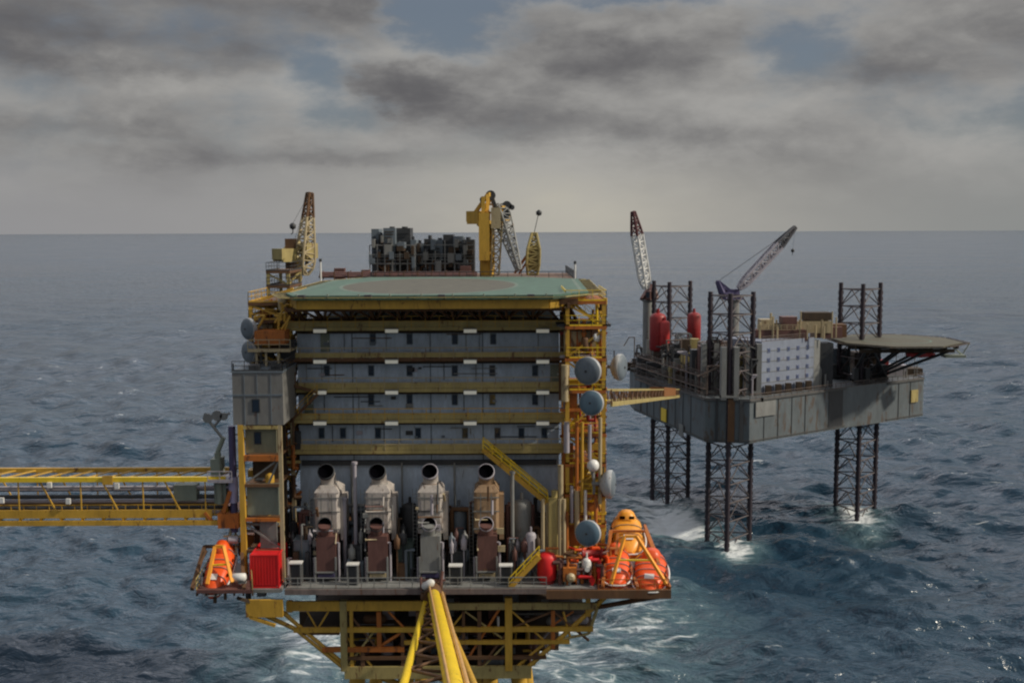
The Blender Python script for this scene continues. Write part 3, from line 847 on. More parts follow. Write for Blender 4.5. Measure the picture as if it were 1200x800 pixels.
# right crane
fy = 168
t = crane('yellow pedestal crane with dark sheaves behind the right half of the helideck', V(X(572, fy), fy, ZR), Z(262, fy) - ZR, 1.15,
          W(608, 316, fy - 3), W(584, 240, fy), (YEL, GRY, GRY, YEL), boom_w=1.9, gantry=W(574, 228, fy), fat=1.7, bays=12)
b = MB(); b.box(X(563, fy), X(575, fy), fy - 2.4, fy - .6, Z(305, fy), Z(250, fy)); b.box(X(566, fy), X(570, fy), fy - 2, fy - 1, Z(250, fy), Z(231, fy))
b.build('winch_house', YEL, t)
b = MB(); b.box(X(577, fy), X(588, fy), fy - 2.2, fy - .8, Z(268, fy), Z(244, fy)); b.lattice(W(580, 322, fy - 1), W(583, 262, fy - 1), 1.2, 1.4, 6, .14, .09, (1, 0, 0)); b.build('ladder_cage', CRM, t)
b = MB()
for (px, py, r) in ((575, 229, .75), (566, 234, .5), (594, 241, .7), (590, 247, .6), (600, 243, .4)): b.lathe(W(px, py, fy) - V(0, .3, 0), (0, 1, 0), [(0, r), (.5, r)], 14)
b.beam(W(575, 226, fy), W(581, 243, fy), .5); b.beam(W(586, 246, fy), W(600, 240, fy), .35); b.build('sheave', DRK, t)
t = thing('boom_rest', 'olive upright tapered lattice post with a hanging hook, right end of the helideck', 'lattice post', W(625, 322, fy) * 1)
b = MB(); b.lattice(W(624, 322, fy), W(626, 273, fy), 1.5, .9, 8, .2, .12, (1, 0, 0), prof=lambda u: 1.9 * min(1, .75 + u, .35 + 1.6 * (1 - u))); b.build('lattice', OLI, t)
b = MB(); b.box(X(619, fy), X(632, fy), fy - .3, fy + .3, Z(316, fy), Z(288, fy)); b.build('panel', OLI, t)
b = MB(); b.beam(W(626, 273, fy), W(632, 246, fy), .1); b.build('rod', DRK, t)
b = MB(); hk = W(631.5, 249, fy); b.lathe(hk - V(0, 0, .5), (0, 0, 1), [(0, .1), (.15, .4), (.6, .45), (.9, .1)], 10); b.build('hook_ball', DRK, t)
b = MB(); b.beam(W(603, 320, fy), W(617, 300, fy), .4); b.beam(W(608, 321, fy), W(618, 306, fy), .3); b.build('strut', ORG, t)

# ---- main deck and structure below -----------------------------------------
dk = thing('platform_substructure', 'yellow-brown steel deck structure carrying the exhausts and living quarters above the sea', 'deck structure', (0, 125, 0))
dx0, dx1 = X(330, 110), X(700, 110)
MB().box(dx0, dx1, 109.5, 150, ZD - .35, ZD).build('deck_plate', GRY, dk)
b = MB(); b.box(dx0, X(642, 110), 109.3, 109.49, ZD - .5, ZD + .05); b.box(X(644, 110), dx1, 109.3, 109.49, ZD - .5, ZD + .05); b.build('deck_edge', mat('pinkish_grey_steel', (.17, .135, .125), .6, dirt=.5, rust=.3), dk)
zA, zB = Z(703, 110.5), Z(716, 110.5)
# girders at several levels: (py, x px from, x px to, height m, material)
for (py, xa, xb, hh, m_) in ((709, 330, 500, 1.0, YEL), (710, 516, 700, .7, OLI), (737, 338, 696, .5, YEL), (760, 372, 470, .5, ORG), (752, 470, 668, .4, YEL), (770, 395, 640, .35, BRN), (787, 398, 622, 1.3, OLI)):
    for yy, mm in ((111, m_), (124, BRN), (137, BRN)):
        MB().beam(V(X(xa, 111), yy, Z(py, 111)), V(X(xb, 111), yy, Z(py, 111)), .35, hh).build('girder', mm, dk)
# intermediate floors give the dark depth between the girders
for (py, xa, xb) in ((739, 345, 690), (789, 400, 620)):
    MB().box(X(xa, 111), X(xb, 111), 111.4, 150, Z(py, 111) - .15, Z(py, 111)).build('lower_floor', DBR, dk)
for px, y0_, y1_, m_, w in ((334, 703, 716, YEL, .5), (398, 703, 785, OLI, .7), (407, 712, 785, YEL, .35), (440, 716, 760, ORG, .45), (488, 716, 785, BRN, .6), (595, 700, 785, YEL, .75), (560, 716, 785, BRN, .4), (648, 716, 760, ORG, .4), (690, 700, 722, YEL, .5), (541, 716, 760, BRN, .3), (420, 760, 785, BRN, .4), (468, 735, 785, BRN, .35)):
    for yy in (111.1, 130):
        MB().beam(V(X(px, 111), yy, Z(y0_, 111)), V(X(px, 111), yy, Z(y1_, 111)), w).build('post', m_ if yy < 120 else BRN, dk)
br = [((330, 716), (400, 775), .45, YEL), ((292, 712), (345, 736), .5, YEL), ((345, 736), (402, 782), .4, YEL), ((352, 742), (398, 742), .3, BRN), ((712, 697), (618, 782), .5, YEL), ((700, 712), (690, 742), .35, OLI),
      ((586, 712), (530, 800), .28, ORG), ((440, 760), (475, 738), .35, ORG), ((407, 716), (440, 757), .28, BRN), ((648, 716), (690, 750), .3, BRN), ((600, 735), (648, 716), .28, BRN), ((560, 785), (595, 740), .28, BRN), ((690, 742), (640, 752), .3, OLI), ((455, 716), (488, 750), .25, ORG), ((334, 716), (352, 737), .25, YEL), ((398, 737), (440, 785), .26, YEL), ((440, 737), (404, 785), .26, OLI), ((488, 737), (545, 785), .26, YEL), ((545, 716), (515, 752), .22, YEL), ((545, 716), (595, 752), .22, OLI), ((600, 716), (640, 752), .22, YEL), ((640, 752), (600, 785), .3, YEL), ((595, 752), (560, 787), .22, OLI), ((660, 716), (668, 745), .25, YEL), ((672, 716), (640, 737), .2, ORG), ((360, 716), (372, 737), .2, YEL), ((385, 716), (372, 737), .2, YEL)]
for (a, c_, w, m_) in br:
    for yy in (111.2, 128):
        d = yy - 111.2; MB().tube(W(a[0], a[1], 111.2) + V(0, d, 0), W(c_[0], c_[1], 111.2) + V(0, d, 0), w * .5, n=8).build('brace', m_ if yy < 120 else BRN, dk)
# jacket legs down to the sea
for px in (412, 470, 560, 605):
    for yy in (114, 138):
        x_ = X(px, 112); MB().tube(V(x_, yy, Z(785, 112)), V(x_ + (x_ - X(508, 112)) * .5, yy, -6), .85, n=14).build('jacket_leg', YEL, dk)
b = MB()
zz = Z(790, 112)
for k in range(4):
    za, zb_ = zz - k * 8, zz - (k + 1) * 8
    s0, s1 = 1 + .5 * k * 8 / zz, 1 + .5 * (k + 1) * 8 / zz; cx_ = X(508, 112); l0, r0 = (X(412, 112) - cx_), (X(605, 112) - cx_)
    for yy in (114, 138):
        b.tube(V(cx_ + l0 * s0, yy, za), V(cx_ + r0 * s1, yy, zb_), .35, n=8); b.tube(V(cx_ + r0 * s0, yy, za), V(cx_ + l0 * s1, yy, zb_), .35, n=8); b.tube(V(cx_ + l0 * s1, yy, zb_), V(cx_ + r0 * s1, yy, zb_), .35, n=8)
b.build('jacket_brace', YEL, dk)
# railing along the front edge
b = MB(); b.rail(V(dx0, 109.6, ZD), V(X(496, 110), 109.6, ZD), 1.15, 1.3, .045); b.rail(V(X(520, 110), 109.6, ZD), V(X(640, 110), 109.6, ZD), 1.15, 1.3, .045)
b.build('railing', GRY, dk)
# piping and vessels under the deck
for k in range(34):
    b = MB()
    px = rg.uniform(402, 690); py = rg.uniform(716, 780); yy = rg.uniform(112.5, 122); L = rg.uniform(2, 7); r_ = rg.uniform(.08, .26)
    p0 = W(px, py, yy)
    xlim = X(688 - max(0, py - 720) * 1.05, yy)
    if p0.x > xlim - 1: p0.x = xlim - rg.uniform(2, 12)
    if rg.random() < .5: b.tube(p0, p0 + V(min(L, xlim - p0.x), 0, 0), r_, n=8)
    else: b.tube(p0, V(p0.x, yy, max(p0.z - L * .6, Z(785, yy))), r_, n=8)
    b.build('pipe', (MRN, BRN, GRY, YEL)[k % 4], dk)
for k in range(26):
    b = MB()
    py = rg.uniform(722, 775); px = rg.uniform(408, 680 - (py - 720)); yy = rg.uniform(112.5, 120); p0 = W(px, py, yy); b.path([p0, p0 + V(rg.uniform(.5, 2), 0, 0), p0 + V(rg.uniform(.5, 2), 0, -rg.uniform(.6, 1.6))], rg.uniform(.06, .14)).build('small_pipe', LAV if k % 3 else YEL, dk)
for k in range(24):
    b = MB()
    px = rg.uniform(410, 660 if k % 2 else 600); yy = rg.uniform(112.5, 118); zf = Z(739 if k % 2 else 789, 111); b.box(X(px, yy), X(px, yy) + rg.uniform(.6, 1.8), yy, yy + 1.2, zf, zf + rg.uniform(.7, 2.3)).build('equipment_box', (DBL, GRY, MRN, DRK, LAV)[k % 5], dk)
for (px, py, yy, r_, L, m_) in ((640, 728, 113, .55, 2.6, GRY), (425, 725, 113, .5, 2.2, BRN), (560, 775, 113, .6, 2.4, DBL), (668, 726, 113, .5, 1.6, LAV)):
    p0 = W(px, py, yy); MB().lathe(p0, (1, 0, 0), [(0, .1), (.15, r_ * .7), (.35, r_), (L, r_), (L + .2, r_ * .7), (L + .35, .1)], 14).build('tank', m_, dk)
for px, py in ((518, 722), (642, 757), (584, 727), (431, 745)):
    p0 = W(px, py, 112); MB().box(p0.x - .12, p0.x + .12, 111.8, 112, p0.z - .5, p0.z + .5).build('light_tube', WHT, dk)

# ---- exhaust stacks --------------------------------------------------------
def stack(px, label, body, lower, rim, squat=0.0):
    y0 = 113.5; xc = X(px, y0, 600); k = 1 / 1300 * y0
    t = thing('exhaust_stack', label, 'exhaust stack', (xc, y0 + 2, ZD), 'exhaust stacks along the deck front')
    zm = Z(552, y0, px); z1, z2, z3 = Z(573, y0), Z(625, y0), Z(664, y0)
    hw = 15 * k
    # upper casing, chamfered box
    b = MB(); b.prism([(xc - hw, y0 + .3), (xc - hw + .3, y0), (xc + hw - .3, y0), (xc + hw, y0 + .3), (xc + hw, y0 + 4), (xc - hw, y0 + 4)], z2, z1 - .35)
    b.loft([[V(xc - hw, y0, z1 - .35), V(xc + hw, y0, z1 - .35), V(xc + hw, y0 + 4, z1 - .35), V(xc - hw, y0 + 4, z1 - .35)],
            [V(xc - .85, y0 + .4, z1 + .35), V(xc + .85, y0 + .4, z1 + .35), V(xc + .85, y0 + 2.6, z1 + .35), V(xc - .85, y0 + 2.6, z1 + .35)]], False)
    c = b.build('casing', body, t)
    b = MB()
    for zz in (z2 + .5, (z1 + z2) / 2, z1 - .9): b.box(xc - hw - .05, xc + hw + .05, y0 - .06, y0 - .002, zz - .06, zz + .06)
    for xx in (-hw * .45, hw * .4): b.box(xc + xx - .05, xc + xx + .05, y0 - .07, y0 - .062, z2 + .1, z1 - .5)
    b.build('stiffener', GRY, c)
    b = MB(); b.box(xc + hw + .01, xc + hw + .5, y0 + .6, y0 + 3, z2 - .8, z1 - .9); b.build('side_duct', body, t)
    # elbow: neck rising then a mouth leaning towards the open sea
    pts = []; ns = 8
    cen = V(xc, y0 + 1.5, zm - 1.1); path = []
    ax0 = V(0, 0, 1); ax1 = V(0, -.80, .6).normalized()
    r_ = 9.2 * k
    b = MB(); rings = []
    for i in range(ns + 1):
        u = i / ns; ax = (ax0 * (1 - u) + ax1 * u).normalized(); p = V(xc, y0 + 1.4 - 1.25 * u * u, z1 + .2 + (zm - z1 - .35) * (1 - (1 - u) ** 1.6)); a_ = V(1, 0, 0); b_ = ax.cross(a_).normalized()
        rings.append([p + a_ * (math.cos(2 * math.pi * j / 24) * r_) + b_ * (math.sin(2 * math.pi * j / 24) * r_) for j in range(24)])
    b.loft(rings); b.build('elbow', body, t)
    pe = V(xc, y0 + .15, z1 + .2 + (zm - z1 - .35))
    b = MB(); b.lathe(pe - ax1 * .12, ax1, [(0, r_ * .98), (.02, r_ * 1.1), (.42, r_ * 1.1), (.43, r_ * .97), (.18, r_ * .95)], 28, False, False); b.build('rim', rim, t)
    MB().lathe(pe + ax1 * .03, ax1, [(0, r_ * .1), (.002, r_ * .945), (.36, r_ * .945)], 28, True, False).build('opening', BLK, t)
    # lower duct with its own small mouth
    zs = Z(617, y0 - 2); hw2 = 11.5 * k
    b = MB(); b.box(xc - hw2 + .1, xc + hw2 + .1, y0 - 1.6, y0 + 2.5, z3, Z(628, y0 - 1.6)); b.tube(V(xc, y0 - .8, Z(628, y0 - 1.6)), V(xc, y0 - 1.3, zs + .1), .72, n=16); b.build('lower_duct', lower, t)
    b = MB(); a1 = V(0, -.9, .42).normalized(); b.lathe(V(xc, y0 - 1.2, zs), a1, [(0, .70), (.02, .78), (.34, .78), (.35, .69), (.2, .68)], 20, False, False); b.build('lower_rim', rim, t)
    MB().lathe(V(xc, y0 - 1.2, zs) + a1 * .10, a1, [(0, .1), (.002, .675), (.24, .675)], 20, True, False).build('lower_opening', BLK, t)
    b = MB()
    for xx in (-hw2, hw2 + .1): b.beam(V(xc + xx, y0 - 1.7, ZD), V(xc + xx, y0 - 1.7, z3 + 1.6), .17)
    b.beam(V(xc - hw2, y0 - 1.75, z3), V(xc + hw2, y0 - 1.75, z3), .15); b.build('support_frame', GRY, t)
    b = MB(); b.box(xc - hw2 + .2, xc + hw2 - .1, y0 - 1.5, y0 + 3, ZD + .4, z3 - .25); b.build('fan_casing', CRM if px in (443, 570) else PRP, t)
    rs = random.Random(px)
    for k in range(13):
        m_ = rs.choice((GRY, LAV, BRN, DRK, MRN, CRM, STK)); u = rs.random(); xx = xc + rs.uniform(-hw, hw + .4); za_ = rs.uniform(ZD + .4, z1 - 1)
        if u < .4: b = MB().tube(V(xx, y0 - rs.uniform(.1, 1.9), za_), V(xx, y0 - rs.uniform(.1, 1.9), za_ + rs.uniform(.5, 2.2)), rs.uniform(.06, .16), n=8)
        elif u < .7: b = MB().lathe(V(xc - hw * .9, y0 - rs.uniform(.12, 1.8), za_), (1, 0, 0), [(0, .07), (.01, .16), (.1, .16), (.11, .07), (hw * rs.uniform(.8, 1.9), .07)], 10)
        else: w_ = rs.uniform(.12, .4); ya_ = y0 - rs.uniform(.35, 2.2); b = MB().box(xx - w_, xx + w_, ya_, ya_ + .3, za_, za_ + w_ * 1.6)
        b.build('fitting', m_, t)
    lad = MB()
    for s_ in (-.2, .2): lad.beam(V(xc - hw - .3 + s_, y0 + .2, ZD), V(xc - hw - .3 + s_, y0 + .2, z1), .05)
    for k in range(22): lad.beam(V(xc - hw - .5, y0 + .2, ZD + .4 + k * .4), V(xc - hw - .1, y0 + .2, ZD + .4 + k * .4), .035)
    lad.build('ladder', GRY, t)
    MB().lathe(V(xc, y0 + 1.4, z1 + .2), (0, 0, 1), [(0, r_ * 1.03), (.02, r_ * 1.14), (.16, r_ * 1.14), (.18, r_ * 1.03)], 24).build('flange', rs.choice((GRY, BRN)), t)
    b = MB(); b.tube(V(xc + hw2 + .35, y0 - 1.2, ZD), V(xc + hw2 + .35, y0 - 1.2, z2 - .6), .13); b.tube(V(xc - hw2 - .25, y0 - 1, ZD), V(xc - hw2 - .25, y0 - 1, z2 - 2.2), .1)
    b.path([V(xc + hw2 + .35, y0 - 1.2, z2 - .6), V(xc + .6, y0 - 1.2, z2 - .6)], .1); b.build('drain_pipe', LAV, t)
    return t


stack(383, 'silver exhaust stack with black mouth, leftmost of the four', STK, MRN, DRK)
stack(443, 'silver exhaust stack with black mouth, second from the left of the four', STK, MRN, DRK)
stack(504, 'silver exhaust stack with bright white rim, third from the left, behind the boom head', STK, GRY, LAV)
stack(570, 'heat-browned exhaust stack, rightmost of the four, below the yellow stairway', STB, MRN, LAV)

# equipment standing between and beside the stacks
def base_row():
    y = 112.2
    def xx(px): return X(px, y)
    cabinet('switch_cabinet', 'pale blue-grey cabinet at the left end of the exhaust deck', xx(338), xx(356), y + 1, y + 3, ZD, Z(636, y), DBL)
    cabinet('switch_cabinet', 'dark cabinet between the first and second exhaust stacks', xx(404), xx(420), y + 1, y + 3, ZD, Z(644, y), DRK)
    cabinet('switch_cabinet', 'dark green cabinet between the second and third exhaust stacks', xx(462), xx(481), y + 1, y + 3, ZD, Z(640, y), mat('dark_green_paint', (.05, .075, .065), .55))
    cabinet('switch_cabinet', 'dark cabinet between the third and fourth exhaust stacks', xx(527), xx(545), y + 1, y + 3, ZD, Z(650, y), DRK)
    vessel('air_receiver', 'dark upright receiver left of the leftmost exhaust stack', xx(361), y + 4, ZD, .8, Z(590, y) - ZD, DBL)
    vessel('air_receiver', 'dark upright receiver right of the leftmost exhaust stack', xx(414), y + 4.6, ZD, .8, Z(615, y) - ZD, DRK)
    vessel('air_receiver', 'dark upright receiver between the second and third exhaust stacks', xx(474), y + 4.6, ZD, .85, Z(598, y) - ZD, DRK)
    vessel('air_receiver', 'dark upright receiver between the third and fourth exhaust stacks', xx(534), y + 4.6, ZD, .85, Z(602, y) - ZD, DBL)
    vessel('air_receiver', 'grey upright receiver right of the browned exhaust stack', xx(612), y + 4, ZD, .95, Z(592, y) - ZD, GRY)
    vessel('filter_vessel', 'pale lavender filter vessel below the yellow stairway', xx(622), y + 1.2, ZD, .55, Z(625, y) - ZD, LAV)
    for (px, pw, py, lab) in ((345, 16, 657, 'white-topped bench at the left end of the exhaust deck'), (412, 15, 659, 'white-topped bench between the first and second exhaust stacks'), (533, 17, 661, 'white-topped bench between the third and fourth exhaust stacks'), (592, 17, 661, 'white-topped bench right of the browned exhaust stack')):
        t = thing('valve_bench', lab, 'bench', (xx(px), y - 1, ZD))
        za = Z(py, y - 1)
        MB().box(xx(px) - pw / 24, xx(px) + pw / 24, y - 1.6, y - .6, za - .12, za).build('top', WHT, t)
        b = MB()
        for s_ in (-1, 1):
            for w_ in (-1.5, -.7): b.beam(V(xx(px) + s_ * (pw / 24 - .1), y + w_, ZD), V(xx(px) + s_ * (pw / 24 - .1), y + w_, za - .12), .1)
        b.build('leg', GRY, t)
        MB().box(xx(px) - pw / 24 + .2, xx(px) + pw / 24 - .2, y - 1.4, y - .7, ZD + .05, za - .3).build('lower_box', DRK, t)
    # tall slender pipe masts
    for px, py, m_, lab in ((411, 548, LAV, 'pale upright vent pipe between the first and second exhaust stacks'), (600, 560, GRY, 'grey upright vent pipe right of the browned exhaust stack'), (398, 590, LAV, 'short pale upright vent pipe beside the leftmost exhaust stack')):
        t = thing('vent_pipe', lab, 'pipe', (xx(px), y + 2, ZD))
        MB().tube(V(xx(px), y + 2, ZD), V(xx(px), y + 2, Z(py, y)), .2, n=10).build('shaft', m_, t)
        MB().tube(V(xx(px), y + 2, Z(py, y)), V(xx(px), y + 2, Z(py, y) + .25), .3, n=10).build('cap', m_, t)
    # dense dark process pipework behind the stacks
    t = thing('process_pipework', 'dark tangle of pipes and valves behind the exhaust stacks', 'pipework', (xx(490), y + 5, ZD))
    rr = random.Random(12)
    for m_, n_ in ((DRK, 26), (DBL, 16), (BRN, 14), (GRY, 9), (MRN, 8)):
        for k in range(n_):
            b = MB()
            px = rr.uniform(338, 632); yy = rr.uniform(y + 3.5, YF - 1); r_ = rr.uniform(.1, .32); zt_ = rr.uniform(Z(600, y), Z(670, y)); x_ = X(px, yy)
            pts = [V(x_, yy, ZD), V(x_, yy, zt_)]
            if rr.random() < .7: pts.append(V(min(max(x_ + rr.uniform(-3, 3), XL), XR), yy, zt_)); pts.append(pts[-1] + V(0, 0, -rr.uniform(1, 3)))
            b.path(pts, r_)
            if rr.random() < .5: b.tube(V(x_, yy, zt_ - 1.2), V(x_, yy, zt_ - .9), r_ * 1.8)
            b.build('pipe_run', m_, t)
base_row()

# smaller plant filling the gaps between the stacks
rr = random.Random(77)
t = thing('deck_equipment', 'small dark pumps, pipes and boxes crowding the gaps between the exhaust stacks', 'equipment', (X(480, 112), 112, ZD))
for (pa, pb) in ((333, 364), (402, 424), (462, 484), (524, 549), (590, 634)):
    for k in range(17):
        px = rr.uniform(pa, pb - 3); yy = 112.2 + rr.uniform(0, 3.6); x_ = X(px, yy); m_ = rr.choice((DRK, DRK, DBL, DBR, GRY, BRN, MRN, LAV)); u = rr.random(); hh = rr.uniform(.6, 6.5) * (1 - .4 * rr.random())
        if u < .45: MB().tube(V(x_, yy, ZD + .01), V(x_, yy, ZD + hh), rr.uniform(.07, .2), n=8).tube(V(x_, yy, ZD + hh), V(min(x_ + rr.uniform(.3, 1.2), X(pb, yy)), yy, ZD + hh), .09, n=8).build('pipe', m_, t)
        elif u < .75: w_ = rr.uniform(.3, .8); MB().box(x_, x_ + w_, yy, yy + .6, ZD + .01, ZD + min(hh, 3)).box(x_ + .05, x_ + w_ - .05, yy - .06, yy - .003, ZD + .2, ZD + min(hh, 3) * .8).build('box', m_, t)
        else: r_ = rr.uniform(.2, .42); za_ = ZD + rr.uniform(0, 4); MB().lathe(V(x_, yy, za_), (0, 0, 1), [(0, r_ * .4), (.12, r_), (1.1, r_), (1.3, r_ * .4), (1.6, r_ * .2)], 12).beam(V(x_, yy, ZD), V(x_, yy, za_ + .1), .12).build('pump', m_, t)
# conduits, vents and ladders on the front wall
for k in range(46):
    r0 = rr.choice(((388, 411), (425, 446), (461, 482), (497, 518))); px = rr.uniform(356, 646); x_ = X(px, YF); z_t, z_b = Z(r0[0] + 1, YF), Z(r0[1] - 1, YF); u = rr.random()
    if u < .4: MB().box(x_ - .035, x_ + .035, YF - .08, YF - .003, z_b, z_t).build('conduit', rr.choice((GRY, DBL, DRK)), q)
    elif u < .7: w_ = rr.uniform(.15, .4); zc = rr.uniform(z_b + .3, z_t - .5); MB().box(x_ - w_, x_ + w_, YF - .2, YF - .003, zc, zc + w_ * 1.2).build('wall_box', rr.choice((GRY, DBL, LAV, DRK)), q)
    else: L = rr.uniform(1.5, 5); zc = rr.uniform(z_b + .2, z_t - .2); MB().box(x_, min(x_ + L, XR), YF - .12, YF - .085, zc, zc + .09).build('cable_run', rr.choice((GRY, DRK, BRN)), q)

# ---- left service tower ----------------------------------------------------
ty = 112.0
x0, x1 = X(273, ty), X(332, ty)
t = thing('service_tower', 'grey cabin on a tall yellow frame at the left end of the platform', 'tower', ((x0 + x1) / 2, ty + 4, ZD))
za, zb = Z(497, ty), Z(436, ty)
MB().box(x0, x1, ty, ty + 7, za, zb).build('cabin', TWR, t)
b = MB()
for px in (287, 302, 318): b.box(X(px, ty) - .04, X(px, ty) + .04, ty - .05, ty - .002, za + .1, zb - .1)
b.box(x0 - .08, x1 + .08, ty - .08, ty + 7.08, zb + .003, zb + .18); b.box(x0 + .01, x1 - .01, ty - .06, ty - .003, Z(463, ty), Z(461, ty)); b.build('cabin_trim', DBL, t)
def win(px, py, w, h, par, yy):
    cx, cz = X(px, yy, py), Z(py, yy, px)
    fo = MB().box(cx - w - .08, cx + w + .08, yy - .08, yy - .003, cz - h - .08, cz + h + .08).build('window', DRK, par)
    MB().box(cx - w, cx + w, yy - .1, yy - .083, cz - h, cz + h).build('pane', GLS, fo)
win(300, 475, .32, .6, t, ty)
b = MB(); b.rail(V(x0, ty, zb + .18), V(x1, ty, zb + .18), 1.0, 1.2, .04); b.rail(V(x1, ty, zb + .18), V(x1, ty + 7, zb + .18), 1.0, 1.2, .04); b.beam(V(x0 + .1, ty + .2, zb), V(x0 + .1, ty + .2, Z(425, ty)), .12)
for px in (290, 296, 316, 322): b.box(X(px, ty), X(px, ty) + .5, ty + 1, ty + 2, zb + .18, zb + rg.uniform(.5, 1.1))
b.build('roof_railing', DRK, t)
xa, xb = X(281, ty), X(327, ty)
for px, m_, w in ((281, YEL, .55), (327, CRM, .38)):
    for yy in (ty + .2, ty + 6.6): MB().beam(V(X(px, ty), yy, ZD), V(X(px, ty), yy, za - .003), w).build('column', m_, t)
for py, m_, hh in ((500, OLI, .35), (536, ORG, .6), (568, BRN, .3), (608, ORG, .35), (645, BRN, .3)):
    for yy in (ty + .1, ty + 6.6): MB().beam(V(xa + .28, yy, Z(py, ty)), V(xb - .2, yy, Z(py, ty)), .3, hh).build('beam', m_, t)
    MB().box(xa + .3, xb - .2, ty + .3, ty + 6.4, Z(py, ty) - .08, Z(py, ty) + .05).build('floor', BRN, t)
MB().box(X(285, ty), X(322, ty), ty + .5, ty + .8, Z(531, ty), Z(503, ty)).build('upper_panel', mat('tan_green_panel', (.19, .185, .12), .6, dirt=.35), t)
win(302, 513, .28, .55, t, ty + .49)
MB().box(X(285, ty), X(323, ty), ty + .5, ty + .8, Z(604, ty), Z(567, ty)).build('middle_panel', GRN, t)
MB().box(X(299, ty), X(319, ty), ty + .7, ty + 1.0, Z(645, ty), Z(612, ty)).build('lower_panel', GRY, t)
b = MB(); b.beam(V(xb - .3, ty + .3, Z(541, ty)), V(xb - 1.3, ty + .3, Z(566, ty)), .2); b.beam(V(xa + .3, ty + .35, Z(566, ty)), V(xb - .6, ty + .35, Z(541, ty)), .16); b.beam(V(xa, ty + .3, Z(612, ty)), V(xb, ty + .3, Z(644, ty)), .18); b.build('brace', GRY, t)
b = MB()
for yy in (ty + 3, ty + 5): b.box(X(286, ty), X(322, ty), yy, yy + .3, Z(690, ty), Z(500, ty))
b.build('inner_wall', DBR, t)
t2 = thing('riser_pipe', 'violet-blue upright pipe on the outer left side of the service tower', 'pipe', (X(268, ty), ty + 1, ZD))
MB().tube(V(X(268, ty), ty + 1, Z(625, ty)), V(X(268, ty), ty + 1, Z(500, ty)), .38, n=12).build('shaft', PRP, t2)
MB().tube(V(X(268, ty), ty + 1, Z(590, ty)), V(X(268, ty), ty + 1, Z(560, ty)), .5, n=12).build('pale_sleeve', mat('pale_violet', (.35, .33, .5), .5), t2)
b = MB()
for py in (510, 550, 600): b.beam(V(X(268, ty), ty + 1, Z(py, ty)), V(X(280, ty), ty + 1, Z(py, ty)), .15)
b.build('clamp', GRY, t2)
MB().box(X(288, ty), X(330, ty), 109.6, 122, ZD - .35, ZD - .002).build('landing_floor', GRY, t)
b = MB(); b.box(X(286, 111), X(330, 111) - .05, 109.4, 109.7, Z(716, 111), Z(696, 111)); b.beam(V(X(290, 111), 109.55, Z(716, 111)), V(X(320, 111), 109.55, Z(726, 111)), .3); b.build('landing_beam', YEL, t)
container('cargo_container', 'bright red container under the service tower at the left deck edge', X(293, 110, 670), X(327, 110, 670), 110, 114.5, ZD + .01, Z(649, 110), RED, RED)

# small loading arm left of the tower
t = thing('loading_arm', 'grey-green hose loading arm with valves left of the service tower', 'loading arm', W(256, 560, 113))
b = MB(); b.tube(W(258, 590, 113), W(255, 530, 113), .35); b.tube(W(255, 530, 113), W(262, 512, 113), .25); b.build('post', GRN, t)
b = MB(); b.path([W(262, 515, 113), W(244, 492, 113), W(240, 484, 113)], .16); b.path([W(250, 500, 113), W(262, 487, 113), W(269, 484, 113)], .13); b.build('arm', GRY, t)
b = MB()
for px, py, r_ in ((243, 490, .5), (254, 487, .55), (262, 488, .4)): b.lathe(W(px, py, 112.8), (0, 1, 0), [(0, r_), (.25, r_)], 12)
b.build('valve_wheel', GRY, t)
b = MB(); b.box(X(246, 113), X(257, 113), 112.5, 114.5, Z(556, 113), Z(536, 113)); b.box(X(248, 113), X(262, 113), 113, 115, Z(590, 113), Z(562, 113)); b.build('hose_reel_box', GRN, t)
b = MB(); b.box(X(244, 113), X(272, 113), 112, 116, Z(562, 113), Z(560, 113)); b.rail(V(X(244, 113), 112, Z(560, 113)), V(X(272, 113), 112, Z(560, 113)), 1.0, 1, .04); b.build('walkway', LAV, t)

# ---- left bridge -----------------------------------------------------------
by = 112.6
lx = X(-130, by)
t = thing('access_bridge', 'yellow and grey truss bridge running out of the picture on the left', 'bridge', (X(60, by), by, Z(612, by)))
zt_, zb_ = Z(560, by), Z(611, by)
dz = lambda px: (Z(560, by) - Z(562, by)) * 0
xe = X(262, by)
for yy, mm in ((by, YEL), (by + 4.6, YEL)):
    MB().beam(V(lx, yy, zt_), V(xe, yy, zt_), .38, .5).build('top_chord', YELB if yy == by else mm, t)
    MB().beam(V(lx, yy, zb_), V(xe, yy, zb_), .35, .5).build('bottom_chord', YEL, t)
    MB().beam(V(lx, yy - .02, zb_ + .95), V(xe - 1.5, yy - .02, zb_ + .95), .12, .85).build('deck_girder', YEL if yy == by else BRN, t)
b = MB(); nb_ = 16; 
for k in range(nb_):
    xa_ = lx + (xe - lx) * k / nb_; xb_ = lx + (xe - lx) * (k + 1) / nb_
    for yy in (by, by + 4.6):
        if k % 3 == 0: b.beam(V(xa_, yy, zb_), V(xa_, yy, zt_), .11)
        if k % 3 == 1: b.beam(V(xa_, yy, zt_), V(xb_, yy, zb_ + .3), .13)
    b.beam(V(xa_, by, zb_ + .4), V(xa_, by + 4.6, zb_ + .4), .2, .3); b.beam(V(xa_, by, zt_), V(xb_, by + 4.6, zt_), .13)
b.build('web_brace', YEL, t)
MB().box(lx, xe, by + .4, by + 4.2, zb_ + .6, zb_ + .68).build('walkway_deck', BRN, t)
b = MB()
for py, r_, yy in ((571, .17, by + .6), (575, .12, by + 1.2), (588, .2, by + 1), (592, .14, by + 2)): b.tube(V(lx, yy, Z(py, by)), V(xe + .5, yy, Z(py, by)), r_)
b.build('pale_pipe', LAV, t)
b = MB()
